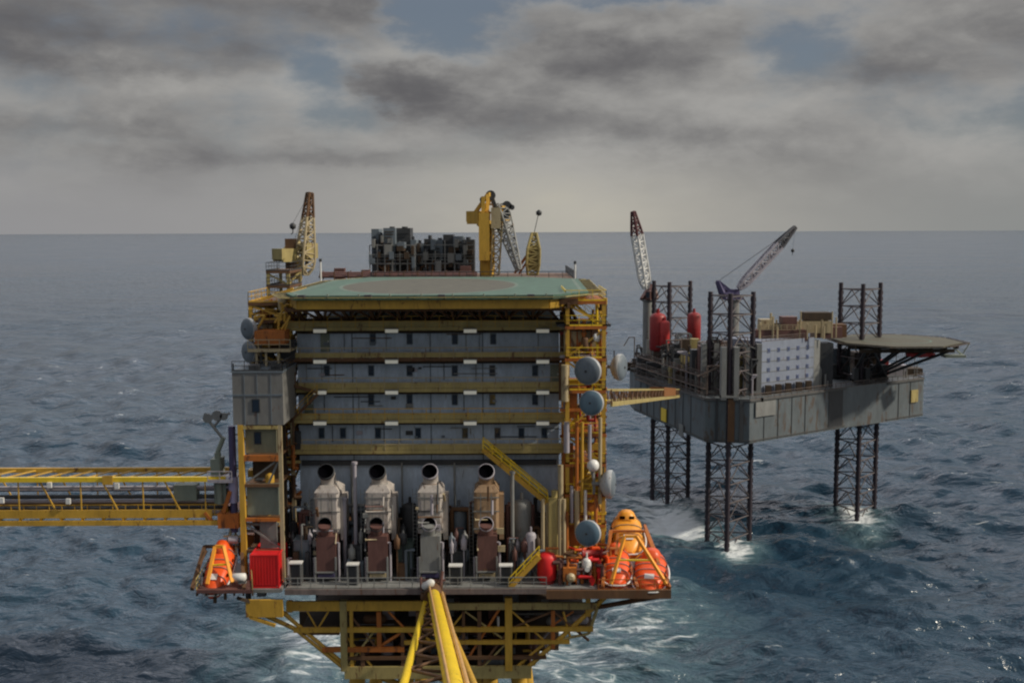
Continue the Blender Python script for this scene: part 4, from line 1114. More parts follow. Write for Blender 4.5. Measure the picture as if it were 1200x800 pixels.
for py, r_, yy in ((582, .22, by + .7), (598, .2, by + 1.6), (578, .1, by + 2)): b.tube(V(lx, yy, Z(py, by)), V(xe + .5, yy, Z(py, by)), r_)
b.build('dark_pipe', DRK, t)
b = MB(); b.rail(V(lx, by + .3, zb_ + .68), V(xe, by + .3, zb_ + .68), 1.15, 1.3, .04); b.build('railing', YEL, t)
for px, py in ((58, 568), (137, 569), (80, 587), (2, 586)):
    p0 = W(px, py, by - .3); MB().box(p0.x - .22, p0.x + .22, p0.y - .12, p0.y + .12, p0.z - .28, p0.z + .28).build('junction_box', WHT, t)
MB().box(X(118, by), X(130, by), by - .35, by - .25, zt_ - .5, zt_ + .45).build('splice_plate', YEL, t)
b = MB(); b.box(X(199, by), X(226, by), by + .3, by + 1.5, Z(586, by), Z(568, by)); b.build('equipment_skid', GRN, t)
b = MB(); b.box(X(252, by), X(277, by) - .0, by - .3, by + 5, Z(617, by), Z(600, by)); b.beam(W(262, 600, by), W(270, 575, by), .4); b.beam(W(250, 612, by), W(240, 600, by), .3); b.build('bearing_seat', ORG, t)

# ---- left lifeboat ---------------------------------------------------------
ly = 110.5
def cradle(label, pts_px, y0, y1, py, m_, posts):
    """sloping cantilevered launching deck under a lifeboat"""
    (xa, xb, xc, xd) = pts_px; z = Z(py, y0)
    t = thing('lifeboat_platform', label, 'platform', ((X(xa, y0) + X(xb, y0)) / 2, y0 + 2, z - .8))
    P = [(X(xa, y0), y0), (X(xb, y0), y0), (X(xc, y1), y1), (X(xd, y1), y1)]
    MB().prism(P, z - .35, z).build('deck', m_, t)
    b = MB()
    for k in range(7):
        u = k / 6; a = Vector(P[0]).lerp(Vector(P[1]), u); c = Vector(P[3]).lerp(Vector(P[2]), u); b.beam(V(a.x, a.y + .1, z - .5), V(c.x, c.y, z - .5), .18, .3)
    b.build('joist', DBR, t)
    r_ = MB(); r_.rail(V(*P[0], z), V(*P[3], z), 1.1, 1.2, .04); r_.rail(V(*P[1], z), V(*P[2], z), 1.1, 1.2, .04); r_.build('railing', OLI, t)
    return t, P, z
t, P, z = cradle('dark platform holding the left lifeboat, outboard of the red container', (223, 290, 288, 244), 107.0, 116, 690, MRN, None)
b = MB()
for s_ in (225, 286):
    b.beam(W(s_, 690, 107.2), W(240 if s_ == 225 else 283, 640, 113), .35)
b.beam(W(240, 640, 113), W(283, 640, 113), .3); b.beam(W(232, 664, 110), W(242, 645, 112), .2); b.build('davit_frame', BRN, t)
b = MB(); b.beam(W(252, 696, 107.5), W(252, 706, 107.5), .3); b.beam(W(264, 694, 107.5), W(264, 702, 107.5), .25); b.beam(W(278, 700, 109), W(331, 716, 111), .3); b.build('underside_strut', DBR, t)
lifeboat('orange lifeboat hanging at the left end of the platform', W(257, 669, 110.6), 7.4, 2.9, 2.7, rad(-90), rad(24), LOR, LOR, 'orange enclosed lifeboats')
t = thing('davit', 'pale lifeboat davit arms above the left lifeboat', 'davit', W(274, 640, 113))
b = MB()
for s_ in (-1, 1): b.beam(W(270 + 7 * s_, 650, 112.5), W(274 + 2 * s_, 616, 114), .22)
b.beam(W(264, 640, 112.5), W(272, 620, 113), .2); b.beam(W(262, 628, 112.5), W(284, 628, 112.5), .18); b.build('arm', CRM, t)
MB().lathe(W(274, 632, 112.4), (1, 0, 0), [(-.5, .4), (.5, .4)], 14).build('winch', LAV, t)
t = thing('life_raft_canister', 'small white life raft canister beside the left lifeboat', 'life raft', W(284, 681, 108.2))
MB().lathe(W(278, 676, 108), (1, 0, 0), [(-.5, .2), (-.4, .42), (.8, .42), (.9, .2)], 16).build('shell', WHT, t)
MB().box(X(274, 108), X(283, 108), 107.7, 108.3, Z(682, 108), Z(680, 108)).build('rack', GRY, t)

# ---- left access platforms -------------------------------------------------
access_tower('stair_tower', 'yellow open stair tower left of the living quarters under the helideck corner', X(302, 121), X(346, 121), 119, 128, Z(560, 121), [Z(p, 121) for p in (531, 496, 460, 430, 402, 372, 352)], YEL, BRN, YEL, col=.4, seed=3)
t = thing('cable_platform', 'orange-brown equipment platform hung on the left stair tower', 'platform', (X(312, 117), 117, Z(402, 117)))
b = MB(); b.box(X(303, 117), X(338, 117), 116, 118.6, Z(402, 117), Z(386, 117)); b.build('panel', ORG, t)
b = MB(); b.box(X(296, 117), X(345, 117), 115.5, 118.7, Z(410, 117), Z(408, 117)); b.rail(V(X(296, 117), 115.6, Z(408, 117)), V(X(345, 117), 115.6, Z(408, 117)), 1.1, 1.2, .04)
for px in (305, 316, 330): b.beam(V(X(px, 117), 116, Z(410, 117)), V(X(px, 117), 116, Z(430, 117)), .22)
b.build('grating', CRM, t)
for k in range(10):
    px = rg.uniform(302, 345); py = rg.uniform(352, 380); MB().path([W(px, py, 117.5), W(px + rg.uniform(-8, 8), py, 117.5), W(px + rg.uniform(-8, 8), py + 20, 117.5)], .12).build('pipe', YEL, t)
drum('dark drum antenna on the left stair tower, upper of the two', W(293, 385, 117), 1.15, (-.65, -.75, 0), DBL)
drum('dark drum antenna on the left stair tower, lower of the two', W(294, 412, 117), 1.15, (-.65, -.75, 0), DBL)
t = thing('stairway', 'brown stairs climbing beside the left edge of the galleries', 'stairs', W(350, 500, 118))
b = MB()
for (a, c_) in (((338, 496), (372, 462)), ((372, 460), (338, 450))):
    p, q_ = W(*a, 117.8), W(*c_, 117.8)
    for dy in (0, .9): b.beam(p + V(0, dy, 0), q_ + V(0, dy, 0), .08, .3)
    for k in range(14): c = p.lerp(q_, (k + .5) / 14) + V(0, .45, 0); b.box(c.x - .13, c.x + .13, c.y - .4, c.y + .4, c.z, c.z + .04)
b.build('flight', BRN, t)
b = MB(); b.rail(W(338, 496, 117.75), W(372, 462, 117.75), 1.0, 1.5, .035, False); b.build('handrail', YEL, t)

# ---- right side tower, lit by the sun ---------------------------------------
ax0, ax1 = X(664, 117), X(706, 117)
access_tower('stair_tower', 'yellow open stair tower right of the living quarters holding the round antennas', ax0, ax1, 115.5, 125, ZD, [Z(p, 117) for p in (655, 610, 575, 540, 505, 455, 418, 381, 352)], YEL, ORG, YELB, col=.42, seed=9)
t = thing('cabin', 'cream equipment cabin high on the right stair tower beside a lamp', 'cabin', (X(682, 118), 119, Z(412, 118)))
MB().box(X(661, 117), X(700, 117), 116.6, 121, Z(412, 117), Z(388, 117)).build('wall', CRM, t)
b = MB()
for px in (668, 676, 684, 692): b.box(X(px, 117) - .08, X(px, 117) + .08, 116.5, 116.598, Z(412, 117), Z(388, 117))
b.build('rib', ORG, t); MB().box(X(652, 117), X(714, 117), 115.5, 122, Z(382, 117), Z(379, 117)).build('roof', DRK, t)
p0 = W(700, 395, 115.6); t = thing('flood_lamp', 'round white lamp at the right edge of the cream cabin', 'lamp', p0 - V(0, 0, .5))
MB().lathe(p0, (.5, -.8, 0), [(-.4, .2), (-.2, .45), (.1, .5), (.14, .1)], 14).build('head', WHT, t); MB().beam(p0, p0 + V(-.4, .9, -.3), .12).build('bracket', GRY, t)
# sunlit pipes and panels on that tower
t = thing('riser_bundle', 'bundle of pale and orange upright pipes on the right stair tower', 'pipework', (X(684, 115), 115, ZD + 5))
for px, py0, py1, r_, m_ in ((662, 428, 470, .40, CRM), (664, 495, 530, .32, LAV), (676, 495, 575, .20, ORG), (682, 495, 600, .18, YEL), (703, 490, 590, .2, CRM), (691, 498, 538, .2, LAV), (657, 545, 590, .28, CRM), (664, 600, 680, .22, ORG), (676, 575, 625, .28, CRM), (698, 580, 640, .2, ORG), (670, 570, 612, .18, LAV), (686, 575, 612, .16, WHT), (650, 575, 690, .35, OLI), (642, 590, 690, .2, CRM)):
    MB().tube(W(px, py1, 115), V(X(px, 115, py1), 115, Z(py0, 115)), r_, n=10).build('pipe', m_, t)
t = thing('equipment_panel', 'orange steel panels between the pipes of the right stair tower', 'panel', (X(684, 116), 116.3, ZD + 5))
for px0, px1, py0, py1, m_ in ((660, 672, 520, 575, ORG), (680, 706, 520, 528, YEL), (684, 704, 560, 585, YEL), (666, 690, 600, 640, ORG), (686, 700, 590, 600, ORG), (662, 676, 455, 490, ORG), (655, 664, 425, 470, BRN)):
    MB().box(X(px0, 116), X(px1, 116), 116, 116.4, Z(py1, 116), Z(py0, 116)).build('panel', m_, t)
drum('dark-faced drum antenna, upper of the pair on the right stair tower', W(690, 434, 113.2), 1.45, (-.45, -.88, 0), DBL)
drum('blue-grey drum antenna, lower of the pair on the right stair tower', W(694, 472, 113.2), 1.3, (-.38, -.9, 0.12), TEA)
drum('blue-grey drum antenna above the red winch near the lower right deck', W(690, 624, 111.0), 1.35, (-.38, -.9, .1), TEA)
drum('drum antenna seen edge-on, facing right, level with the exhaust mouths', W(712, 567, 114.5), 1.5, (.97, -.2, 0), DBL)
drum('drum antenna seen edge-on behind the upper pair, next to the gangway', W(724, 430, 124), 1.5, (.88, -.45, 0), DBL)
p0 = W(695, 545, 113.5); t = thing('radome', 'small white radome ball on the right stair tower', 'radome', p0 - V(0, 0, .9))
MB().lathe(p0 - V(0, 0, .62), (0, 0, 1), [(0, .2), (.1, .42), (.35, .6), (.62, .64), (.9, .58), (1.15, .38), (1.25, .05)], 18).build('shell', WHT, t); MB().tube(p0 - V(0, 0, 1.3), p0 - V(0, 0, .5), .16).beam(p0 - V(0, 0, 1.2), p0 + V(0, 2.5, -1.2), .2).build('mount', GRY, t)

# yellow stairway slanting down in front of the lower right wall
t = thing('stairway', 'long yellow stairway slanting down to the right across the lower wall', 'stairs', W(640, 592, 117))
b = MB(); p, q_ = W(566, 527, 117.2), W(642, 590, 116.2)
for dy in (0, 1.4): b.beam(p + V(0, dy, 0), q_ + V(0, dy, 0), .14, .5)
b.build('stringer', YEL, t)
b = MB()
for k in range(36): c = p.lerp(q_, (k + .5) / 36) + V(0, .7, 0); b.box(c.x - .15, c.x + .15, c.y - .62, c.y + .62, c.z, c.z + .05)
b.build('tread', OLI, t)
b = MB(); b.rail(p, q_, 1.1, 1.2, .06, False); b.rail(p + V(0, 1.4, 0), q_ + V(0, 1.4, 0), 1.1, 1.2, .06, False); b.build('handrail', YELB, t)
MB().box(X(564, 117), X(582, 117), 117, 120, Z(529, 117) - .1, Z(529, 117)).build('landing', YEL, t)
t = thing('stairway', 'short yellow stairway rising right, beside the red tank at deck level', 'stairs', W(598, 692, 110))
p, q_ = W(596, 690, 110.0), W(632, 652, 110.0); b = MB()
for dy in (0, 1.2): b.beam(p + V(0, dy, 0), q_ + V(0, dy, 0), .14, .5)
for k in range(16): c = p.lerp(q_, (k + .5) / 16) + V(0, .6, 0); b.box(c.x - .14, c.x + .14, c.y - .5, c.y + .5, c.z, c.z + .05)
b.build('flight', YEL, t); b = MB(); b.rail(p, q_, 1.1, 1.2, .06, False); b.build('handrail', YELB, t)
t = thing('pipe_column', 'olive upright column below the foot of the long yellow stairway', 'column', W(640, 690, 113.5))
b = MB(); b.beam(V(X(648, 114), 114.4, ZD), V(X(648, 114), 114.4, Z(585, 114)), .9); b.build('shaft', OLI, t); b = MB()
for px in (636, 656, 661): b.tube(V(X(px, 114), 114, ZD), V(X(px, 114), 114, Z(585, 114)), .2)
b.build('side_pipe', CRM, t)

# ---- right lower deck ------------------------------------------------------
t = thing('side_deck', 'rusty side deck under the lifeboats at the lower right corner', 'deck', (X(740, 112), 112, ZD - 1))
P = [(X(640, 108.5), 108.5), (X(788, 108.5), 108.5), (X(760, 118), 120), (X(700, 118), 121)]
MB().prism([(dx1 + .01, 108.8), (X(786, 108.8), 108.8), (X(762, 119), 119.5), (dx1 + .01, 121)], ZD - .3, ZD + .02).build('deck', MRN, t)
b = MB(); b.box(X(640, 109), X(788, 109), 108.5, 108.78, ZD - .75, ZD + .12); b.build('edge_beam', BRN, t)
b = MB(); b.rail(V(X(702, 108.9), 108.9, ZD + .02), V(X(786, 108.9), 108.9, ZD + .02), 1.1, 1.3, .04); b.rail(V(X(786, 108.9), 108.9, ZD + .02), V(X(762, 119), 119.5, ZD + .02), 1.1, 1.3, .04); b.build('railing', ORG, t)
b = MB(); b.tube(V(X(784, 109), 109.2, ZD - .6), V(X(700, 112), 112, Z(712, 112)), .25); b.tube(V(X(762, 119), 119, ZD - .4), V(X(700, 112), 114, Z(716, 112)), .22); b.build('strut', BRN, t)

c1 = W(762, 674, 111.8)
lb, T = lifeboat('orange lifeboat at the outermost right corner of the deck, front right of three', c1, 6.8, 3.8, 2.6, rad(-100), rad(13), LOR, LOR, 'orange enclosed lifeboats')
c3 = W(722, 667, 112.5)
lifeboat('orange lifeboat standing between the maroon tool box and the outermost boat', c3, 6.6, 3.3, 2.5, rad(-94), rad(13), LOR, LOR, 'orange enclosed lifeboats')
c2 = W(735, 631, 117.5)
lb2, T2 = lifeboat('yellow-orange lifeboat with two dark windows, behind and above the front boats on the right', c2, 6.8, 3.9, 3.3, rad(-92), rad(14), LYL, LYL, 'orange enclosed lifeboats', True)
t = thing('launching_frame', 'rusty inclined launching frame under the right lifeboats', 'frame', (c1.x, c1.y, ZD))
b = MB()
for s_ in (-1, 1):
    b.beam(V(c1.x + s_ * 1.6, 108.9, ZD + .2), V(c1.x - 1 + s_ * 1.6, 122, Z(628, 118)), .3, .4)
    b.beam(W(782 if s_ > 0 else 706, 688, 109.4), W(757 if s_ > 0 else 716, 622, 116), .32)
    b.beam(V(c1.x - 1 + s_ * 1.6, 120, ZD - .3), V(c1.x - 1 + s_ * 1.6, 120, Z(632, 118)), .35)
b.beam(W(716, 622, 116), W(757, 622, 116), .25); b.beam(W(710, 655, 112), W(716, 622, 116), .2); b.beam(W(722, 650, 110), W(724, 625, 112), .25); b.build('rail', ORG, t)

# red and pale things on the right deck corner
t = thing('fire_water_tank', 'bright red upright tank beside the short stairway', 'tank', W(641, 690, 111))
xx = X(641, 111); MB().lathe(V(xx, 111.5, ZD + .35), (0, 0, 1), [(0, .85), (.15, 1.0), (2.3, 1.0), (2.65, .8), (2.85, .35), (2.9, .05)], 20).build('shell', RED, t)
MB().tube(V(xx, 111.5, ZD), V(xx, 111.5, ZD + .36), .8).build('skirt', DRD, t); MB().tube(V(xx, 111.5, ZD + 3.2), V(xx, 111.5, ZD + 3.7), .15).tube(V(xx, 111.5, ZD + 3.6), V(xx + 1.2, 111.5, ZD + 3.6), .12).build('nozzle', ORG, t)
vessel('chemical_vessel', 'white rounded vessel between the red tank and the orange lifeboat', X(688, 111), 111, ZD + .9, .5, 2.0, WHT)
t = thing('rope_winch', 'dark red winch drum under the lower right round antenna', 'winch', W(694, 655, 112.5))
MB().lathe(W(682, 648, 112), (1, 0, 0), [(0, .55), (.15, .55), (.16, .35), (1.9, .35), (1.91, .55), (2.1, .55)], 16).build('drum', DRD, t)
b = MB(); 
for px in (683, 704): b.beam(W(px, 648, 112.6), W(px, 686, 112.6), .25)
b.build('stand', BRN, t)
t = thing('deck_pipework', 'rusty orange pipes and valves crowding the deck right of the red tank', 'pipework', W(675, 690, 111.5))
rr = random.Random(3)
for m_, n_ in ((ORG, 16), (MRN, 8), (BRN, 8), (GRN, 4), (LAV, 5), (RED, 9), (LOR, 8)):
    for k in range(n_):
        b = MB()
        px = rr.uniform(655, 722); yy = rr.uniform(110.5, 114.5); x_ = X(px, yy); zz = ZD + rr.uniform(.5, 3.2); r_ = rr.uniform(.09, .22)
        b.path([V(x_, yy, ZD), V(x_, yy, zz), V(x_ + rr.uniform(-1.5, 1.5), yy, zz), V(x_ + rr.uniform(-1.5, 1.5), yy + 1, zz)], r_)
        if rr.random() < .6: b.lathe(V(x_, yy - .3, zz * .6 + ZD * .4), (0, 1, 0), [(0, .28), (.1, .3), (.2, .28)], 10)
        b.build('pipe_run', m_, t)
container('tool_container', 'dark maroon box between the red tank and the orange lifeboat', X(702, 112), X(716, 112), 112.2, 115, ZD + .03, Z(662, 112), MRN, BRN)
t = thing('hose_station', 'pale orange hose station on the deck below the lower right antenna', 'hose station', W(668, 680, 110.5))
MB().box(X(660, 110.5), X(676, 110.5), 110.2, 111, ZD + .5, ZD + 1.9).build('box', ORG, t); MB().lathe(W(669, 676, 110.1), (0, -1, 0), [(0, .45), (.2, .45), (.22, .2), (.3, .2)], 16).build('reel', CRM, t); MB().beam(V(X(668, 110.5), 110.6, ZD), V(X(668, 110.5), 110.6, ZD + .5), .3).build('foot', GRY, t)

# ---- flare boom coming towards the viewer ----------------------------------
t = thing('flare_boom', 'bright yellow tubular flare boom reaching out from the platform front', 'boom', W(508, 690, 110))
A, B = W(508, 695, 109.0), W(532, 805, 68)
E = A + (B - A) * 1.75
MB().tube(A, E, .60, .66, n=28).build('main_tube', YELB, t)
d_ = (E - A)
chords = []
for (pa, pb, yb, r_) in (((499, 705), (472, 805), 70, .30), ((524, 728), (556, 805), 72, .3)):
    a = W(*pa, 109.3); c_ = W(*pb, yb); e = a + (c_ - a) * 1.7; chords.append((a, e)); MB().tube(a, e, r_, n=14).build('side_chord', YELB if pa[0] < 510 else YEL, t)
b = MB(); n_ = 12
for k in range(n_):
    u0, u1 = (k + .3) / n_, (k + 1.0) / n_
    for (a, e) in chords:
        b.tube(A.lerp(E, u0), a.lerp(e, u1), .13, n=8); b.tube(a.lerp(e, u1), A.lerp(E, min(1, u1 + .04)), .13, n=8)
    b.tube(chords[0][0].lerp(chords[0][1], u1), chords[1][0].lerp(chords[1][1], u1), .12, n=8)
b.build('web_brace', BRN, t)
b = MB(); b.tube(A + V(-.45, .2, .75), E + V(-.45, 0, 1.0), .11, n=10); b.tube(A + V(.85, 0, .1), E + V(.9, 0, .1), .17, n=10); b.build('flare_pipe', mat('pale_orange_pipe', (.55, .33, .13), .5), t)
b = MB(); b.tube(A + V(-1.3, .2, -.4), A + V(1.2, .2, -.4), .45, n=14); b.box(A.x - .9, A.x + .9, 108.9, 110, A.z - .7, A.z + .9); b.tube(A + V(0, -1, -.1), A + V(0, .5, .35), .95, .85, n=16); b.build('hinge_head', BRN, t)
b = MB(); b.lathe(A + V(-.5, -.5, 1.1), (.6, -.2, .4), [(-.7, .2), (-.5, .4), (.5, .4), (.7, .2)], 12); b.build('white_fitting', WHT, t)
b = MB(); b.tube(A + V(.7, 0, .6), A + V(.9, .3, 2.2), .16); b.tube(A + V(-1.2, 0, .3), A + V(-1.3, .3, 1.6), .14); b.beam(A + V(-1.4, .2, 1.3), A + V(1.2, .2, 1.3), .18); b.build('guide_frame', MRN, t)

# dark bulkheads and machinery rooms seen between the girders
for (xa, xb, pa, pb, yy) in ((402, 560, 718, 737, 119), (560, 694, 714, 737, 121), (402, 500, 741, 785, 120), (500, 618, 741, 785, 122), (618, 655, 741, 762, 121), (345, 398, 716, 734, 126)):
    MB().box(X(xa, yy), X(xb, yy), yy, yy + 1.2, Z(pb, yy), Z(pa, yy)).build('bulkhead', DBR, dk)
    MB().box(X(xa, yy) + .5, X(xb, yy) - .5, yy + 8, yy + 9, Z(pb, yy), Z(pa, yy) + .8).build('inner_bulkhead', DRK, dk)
# yellow arms of the davits in front of the boats
for nm, lab, pts, yy in (('davit', 'yellow A-shaped davit in front of the left lifeboat', ((243, 684), (252, 640), (262, 640), (272, 682)), 107.4),
                     ('davit', 'orange-yellow A-shaped davit in front of the right lifeboats', ((716, 684), (732, 628), (746, 628), (781, 684)), 108.9)):
    t = thing(nm, lab, 'davit', W(pts[0][0], pts[0][1], yy))
    P_ = [W(x_, y_, yy + (0 if y_ > 660 else 2.2)) for x_, y_ in pts]
    MB().beam(P_[0], P_[1], .3).beam(P_[1], P_[2], .3).beam(P_[2], P_[3], .3).build('arm', LYL, t)
    MB().beam(P_[0].lerp(P_[1], .5), P_[3].lerp(P_[2], .5), .16).build('cross_bar', YELB, t)

# fittings that crowd the two stair towers
def fittings(label, pa, pb, ya, yb, d0, n_, mats, seed):
    rr = random.Random(seed)
    t = thing('tower_fittings', label, 'equipment', (X((pa + pb) / 2, d0), d0 + 2, Z(yb, d0)))
    for k in range(n_):
        px = rr.uniform(pa, pb - 4); py = ya + (yb - ya) * (k + rr.random()) / n_; yy = d0 + rr.uniform(.3, 6); x_ = X(px, yy, py); z_ = Z(py, yy, px); m_ = rr.choice(mats); u = rr.random()
        if u < .38:
            w, hh = rr.uniform(.5, 1.7), rr.uniform(.5, 2.2); w = min(w, X(pb, yy) - x_); MB().box(x_, x_ + w, yy, yy + rr.uniform(.4, 1.4), z_ - hh, z_).box(x_ + .08, x_ + w - .08, yy - .05, yy - .003, z_ - hh * .9, z_ - hh * .1).build('cabinet', m_, t)
        elif u < .72:
            L = rr.uniform(2, 6); r_ = rr.uniform(.09, .28); z2 = max(z_ - L, Z(yb, yy)); b = MB().path([V(x_, yy, z_), V(x_, yy, z2), V(min(x_ + rr.uniform(.3, 1.5), X(pb, yy)), yy, z2)], r_, 10); b.tube(V(x_, yy, (z_ + z2) / 2), V(x_, yy, (z_ + z2) / 2 + .15), r_ * 1.6); b.build('pipe', m_, t)
        elif u < .88:
            r_ = rr.uniform(.3, .6); MB().lathe(V(x_, yy, z_ - 1.6), (0, 0, 1), [(0, r_ * .3), (.15, r_ * .85), (.4, r_), (1.3, r_), (1.5, r_ * .8), (1.6, r_ * .2)], 14).build('bottle', m_, t)
        else:
            xe_ = X(pb, yy); MB().beam(V(X(pa, yy), yy, z_), V(xe_, yy, z_ + rr.choice((0, 0, 1.6))), .22, .3).build('cross_beam', m_, t)
fittings('orange and yellow cabinets, pipes and bottles crowding the right stair tower', 656, 711, 346, 650, 115.2, 96, (ORG, YEL, ORG, CRM, BRN, YELB, LAV, DRD), 4)
fittings('yellow and brown equipment crowding the left stair tower', 299, 347, 345, 440, 117.8, 44, (YEL, ORG, BRN, CRM, OLI, DRK), 6)
fittings('dark brown pipes and boxes beside the left edge of the galleries', 331, 351, 440, 680, 117, 40, (BRN, DBR, OLI, DRK, ORG), 8)

fittings('rusty pipes and cabinets inside the yellow frame of the service tower', 284, 324, 500, 690, 112.6, 26, (BRN, DBR, ORG, GRY, DRK, YEL), 15)

# ================================================================== jack-up rig
rg2 = random.Random(21)
HB, HT = 27.3, 37.8              # hull bottom and top
legs = [(X(858, 268), 268.5), (X(789, 313), 316.0), (X(1012, 293), 296.0)]
rig = thing('jackup_rig', 'grey jack-up drilling rig standing on three lattice legs right of the platform', 'drilling rig', (70, 300, HB))
P1 = [(X(828, 262), 264), (X(878, 262), 261.5), (X(962, 272), 279), (X(962, 272), 288), (X(1034, 303), 306), (X(1083, 300), 303), (X(1083, 300), 322), (60, 338), (36, 334), (X(742, 312), 322), (X(744, 310), 311)]
P1 = [(X(828, 262), 264), (X(878, 262), 261.5), (X(966, 278), 277.5), (X(990, 283), 282.5), (X(1040, 290), 291), (X(1083, 299), 300), (X(1083, 299) - 2, 326), (60, 342), (36, 336), (X(742, 312), 322), (X(744, 310), 311)]
def sloped_prism(pts, z0f, z1): 
    n = len(pts); vs = [(x, y, z0f(x, y)) for x, y in pts] + [(x, y, z1) for x, y in pts]
    return MB().add(vs, [tuple(range(n))[::-1], tuple(range(n, 2 * n))] + [(i, (i + 1) % n, (i + 1) % n + n, i + n) for i in range(n)])
MB().prism(P1, HB, HT).build('hull', HUL, rig)
b = MB(); n = len(P1)
for i in range(n):
    p, p2 = V(*P1[i], HT), V(*P1[(i + 1) % n], HT); b.rail(p, p2, 1.3, 2.2, .06)
b.build('deck_railing', RBR, rig)
for i in (0, 1, 2, 4, 10):
    b = MB()
    p, p2 = V(*P1[i], 0), V(*P1[(i + 1) % n], 0); nn = (p2 - p).normalized(); o_ = V(nn.y, -nn.x, 0); L = (p2 - p).length
    b.beam(p + o_ * .16 + V(0, 0, HT - .3), p2 + o_ * .16 + V(0, 0, HT - .3), .3, .35); b.beam(p + o_ * .1 + V(0, 0, HB + .6), p2 + o_ * .1 + V(0, 0, HB + .6), .18, .25)
    for k in range(1, int(L / 5)): 
        c = p.lerp(p2, k * 5 / L) + o_ * .08; b.beam(c + V(0, 0, HB + .2), c + V(0, 0, HT - .5), .16, .12)
    b.build('hull_rib', mat('hull_dark', (.07, .07, .07), .6), rig)
b = MB()
for px0, px1, py0, py1, yy, w in ((766, 790, 477, 497, 293, 0),):
    a = V(X(px0, 290), 0, 0)
pL, pR = V(*P1[10], 0), V(*P1[0], 0)
def on_face(i, px, lift=.12):
    """point of a hull face under picture column px"""
    p, p2 = V(*P1[i], 0), V(*P1[(i + 1) % n], 0)
    best = min((abs((X(px, p.lerp(p2, k / 200).y)) - p.lerp(p2, k / 200).x), k) for k in range(201))[1]; c = p.lerp(p2, best / 200)
    nn = (p2 - p).normalized(); o_ = V(nn.y, -nn.x, 0)
    return c + o_ * lift, nn
for (i, px, py, w, hh, m_, nm) in ((10, 779, 487, 3.4, 3.4, YELB, 'yellow_panel'), (1, 896, 480, 7, 3.6, GRY, 'hull_patch'), (1, 852 + 40, 470, .6, 1, BLK, 'hull_port'), (4, 1070, 466, 3, 3.4, OLI, 'hull_stain_panel'), (10, 800, 505, 2.6, 3, GRY, 'hull_patch')):
    c, nn = on_face(i, px, .3); c.z = Z(py, c.y); MB().beam(c - nn * w / 2, c + nn * w / 2, .2, hh).build(nm, m_, rig)
# brown and dark vertical markings where the front leg passes
for px, w, m_ in ((857, 1.6, BRN), (869, 1.0, DRK), (840, .5, DRK)):
    c, nn = on_face(0, px, .25); MB().beam(V(c.x, c.y - .05, HB + .3), V(c.x, c.y - .05, HT + .2), w, .25, ).build('leg_guide', m_, rig)
# legs
def rig_leg(cx, cy, ztop):
    ch = [V(cx - 5.0, cy + 3.2, 0), V(cx - 1.8, cy - 5.6, 0), V(cx + 5.2, cy + 1.8, 0)]
    b = MB()
    for c in ch:
        b.tube(V(c.x, c.y, -8), V(c.x, c.y, ztop), .58, n=10)
        for k in range(int((ztop + 8) / 1.6)): b.box(c.x - .68, c.x + .68, c.y - .14, c.y + .14, -8 + k * 1.6, -8 + k * 1.6 + .9)
    lg = b.build('leg', LEG, rig)
    b = MB(); z = -6.0; bay = 4.55; k = 0
    while z + bay < ztop + .3:
        for i in range(3):
            p, q_ = ch[i], ch[(i + 1) % 3]; U = V(0, 0, 1)
            b.tube(p + U * (z + bay), q_ + U * (z + bay), .17, n=6, cap=False)
            m = (p + q_) / 2
            b.tube(p + U * z, m + U * (z + bay), .15, n=6, cap=False); b.tube(q_ + U * z, m + U * (z + bay), .15, n=6, cap=False)
        z += bay; k += 1
    b.build('bracing', mat('leg_bracing', (.085, .07, .075), .65, dirt=.5, rust=.3), lg)
for (cx, cy), pt, yy in zip(legs, (343, 331, 334), (271, 313, 293)): rig_leg(cx, cy, Z(pt, yy))
# jack houses round each leg
for (cx, cy), ptop in zip(legs, (405, 400, 440)):
    zt2 = Z(ptop, cy) 
    for (dx, dy) in ((-5.0, 3.2), (-1.8, -5.6), (5.2, 1.8)):
        b = MB()
        for s_ in (-1, 1): b.box(cx + dx + s_ * 1.5 - .6, cx + dx + s_ * 1.5 + .6, cy + dy - 1.1, cy + dy + 1.1, HT, zt2 if zt2 > HT + 2 else HT + 4)
        b.box(cx + dx - 2.1, cx + dx + 2.1, cy + dy - 1.2, cy + dy + 1.2, HT + .5, HT + 1)
        b.build('jack_house', DRK if cx > 80 else GRY, rig)
b = MB(); b.tube(W(998, 496, 296 - 7), W(998, 478, 289), 1.0, n=10); b.build('green_buoy_tank', mat('sea_green_paint', (.05, .16, .11), .5), rig)

# living quarters of the rig
e0, e1 = V(X(894, 268), 268 + 2.5, 0), V(X(960, 275), 281, 0)
nn = (e1 - e0).normalized(); back = V(-nn.y, nn.x, 0)
t = thing('rig_quarters', 'white accommodation block with a grid of small windows on the jack-up rig', 'building', ((e0.x + e1.x) / 2, 280, HT))
zt3 = Z(402, 270)
Q = [e0, e1, e1 + back * 13, e0 + back * 13]
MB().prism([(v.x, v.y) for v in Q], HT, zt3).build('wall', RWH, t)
L = (e1 - e0).length
for r_ in range(4):
    for c_ in range(5):
        c = e0 + nn * (L * (c_ + .7) / 5.4) - back * .06 + V(0, 0, Z(413 + r_ * 11.5, 270))
        f = MB().beam(c - nn * .5, c + nn * .5, .1, 1.1).build('window', mat('blue_frame', (.13, .16, .27), .5), t)
        MB().beam(c - nn * .32 - back * .07, c + nn * .32 - back * .07, .05, .8).build('pane', mat('blue_glass', (.06, .08, .16), .25, bump=0), f)
b = MB()
for k in range(5): b.beam(e0 - back * .05 + V(0, 0, HT + .3 + k * 2.6), e1 - back * .05 + V(0, 0, HT + .3 + k * 2.6), .12, .12)
b.build('floor_line', GRY, t)
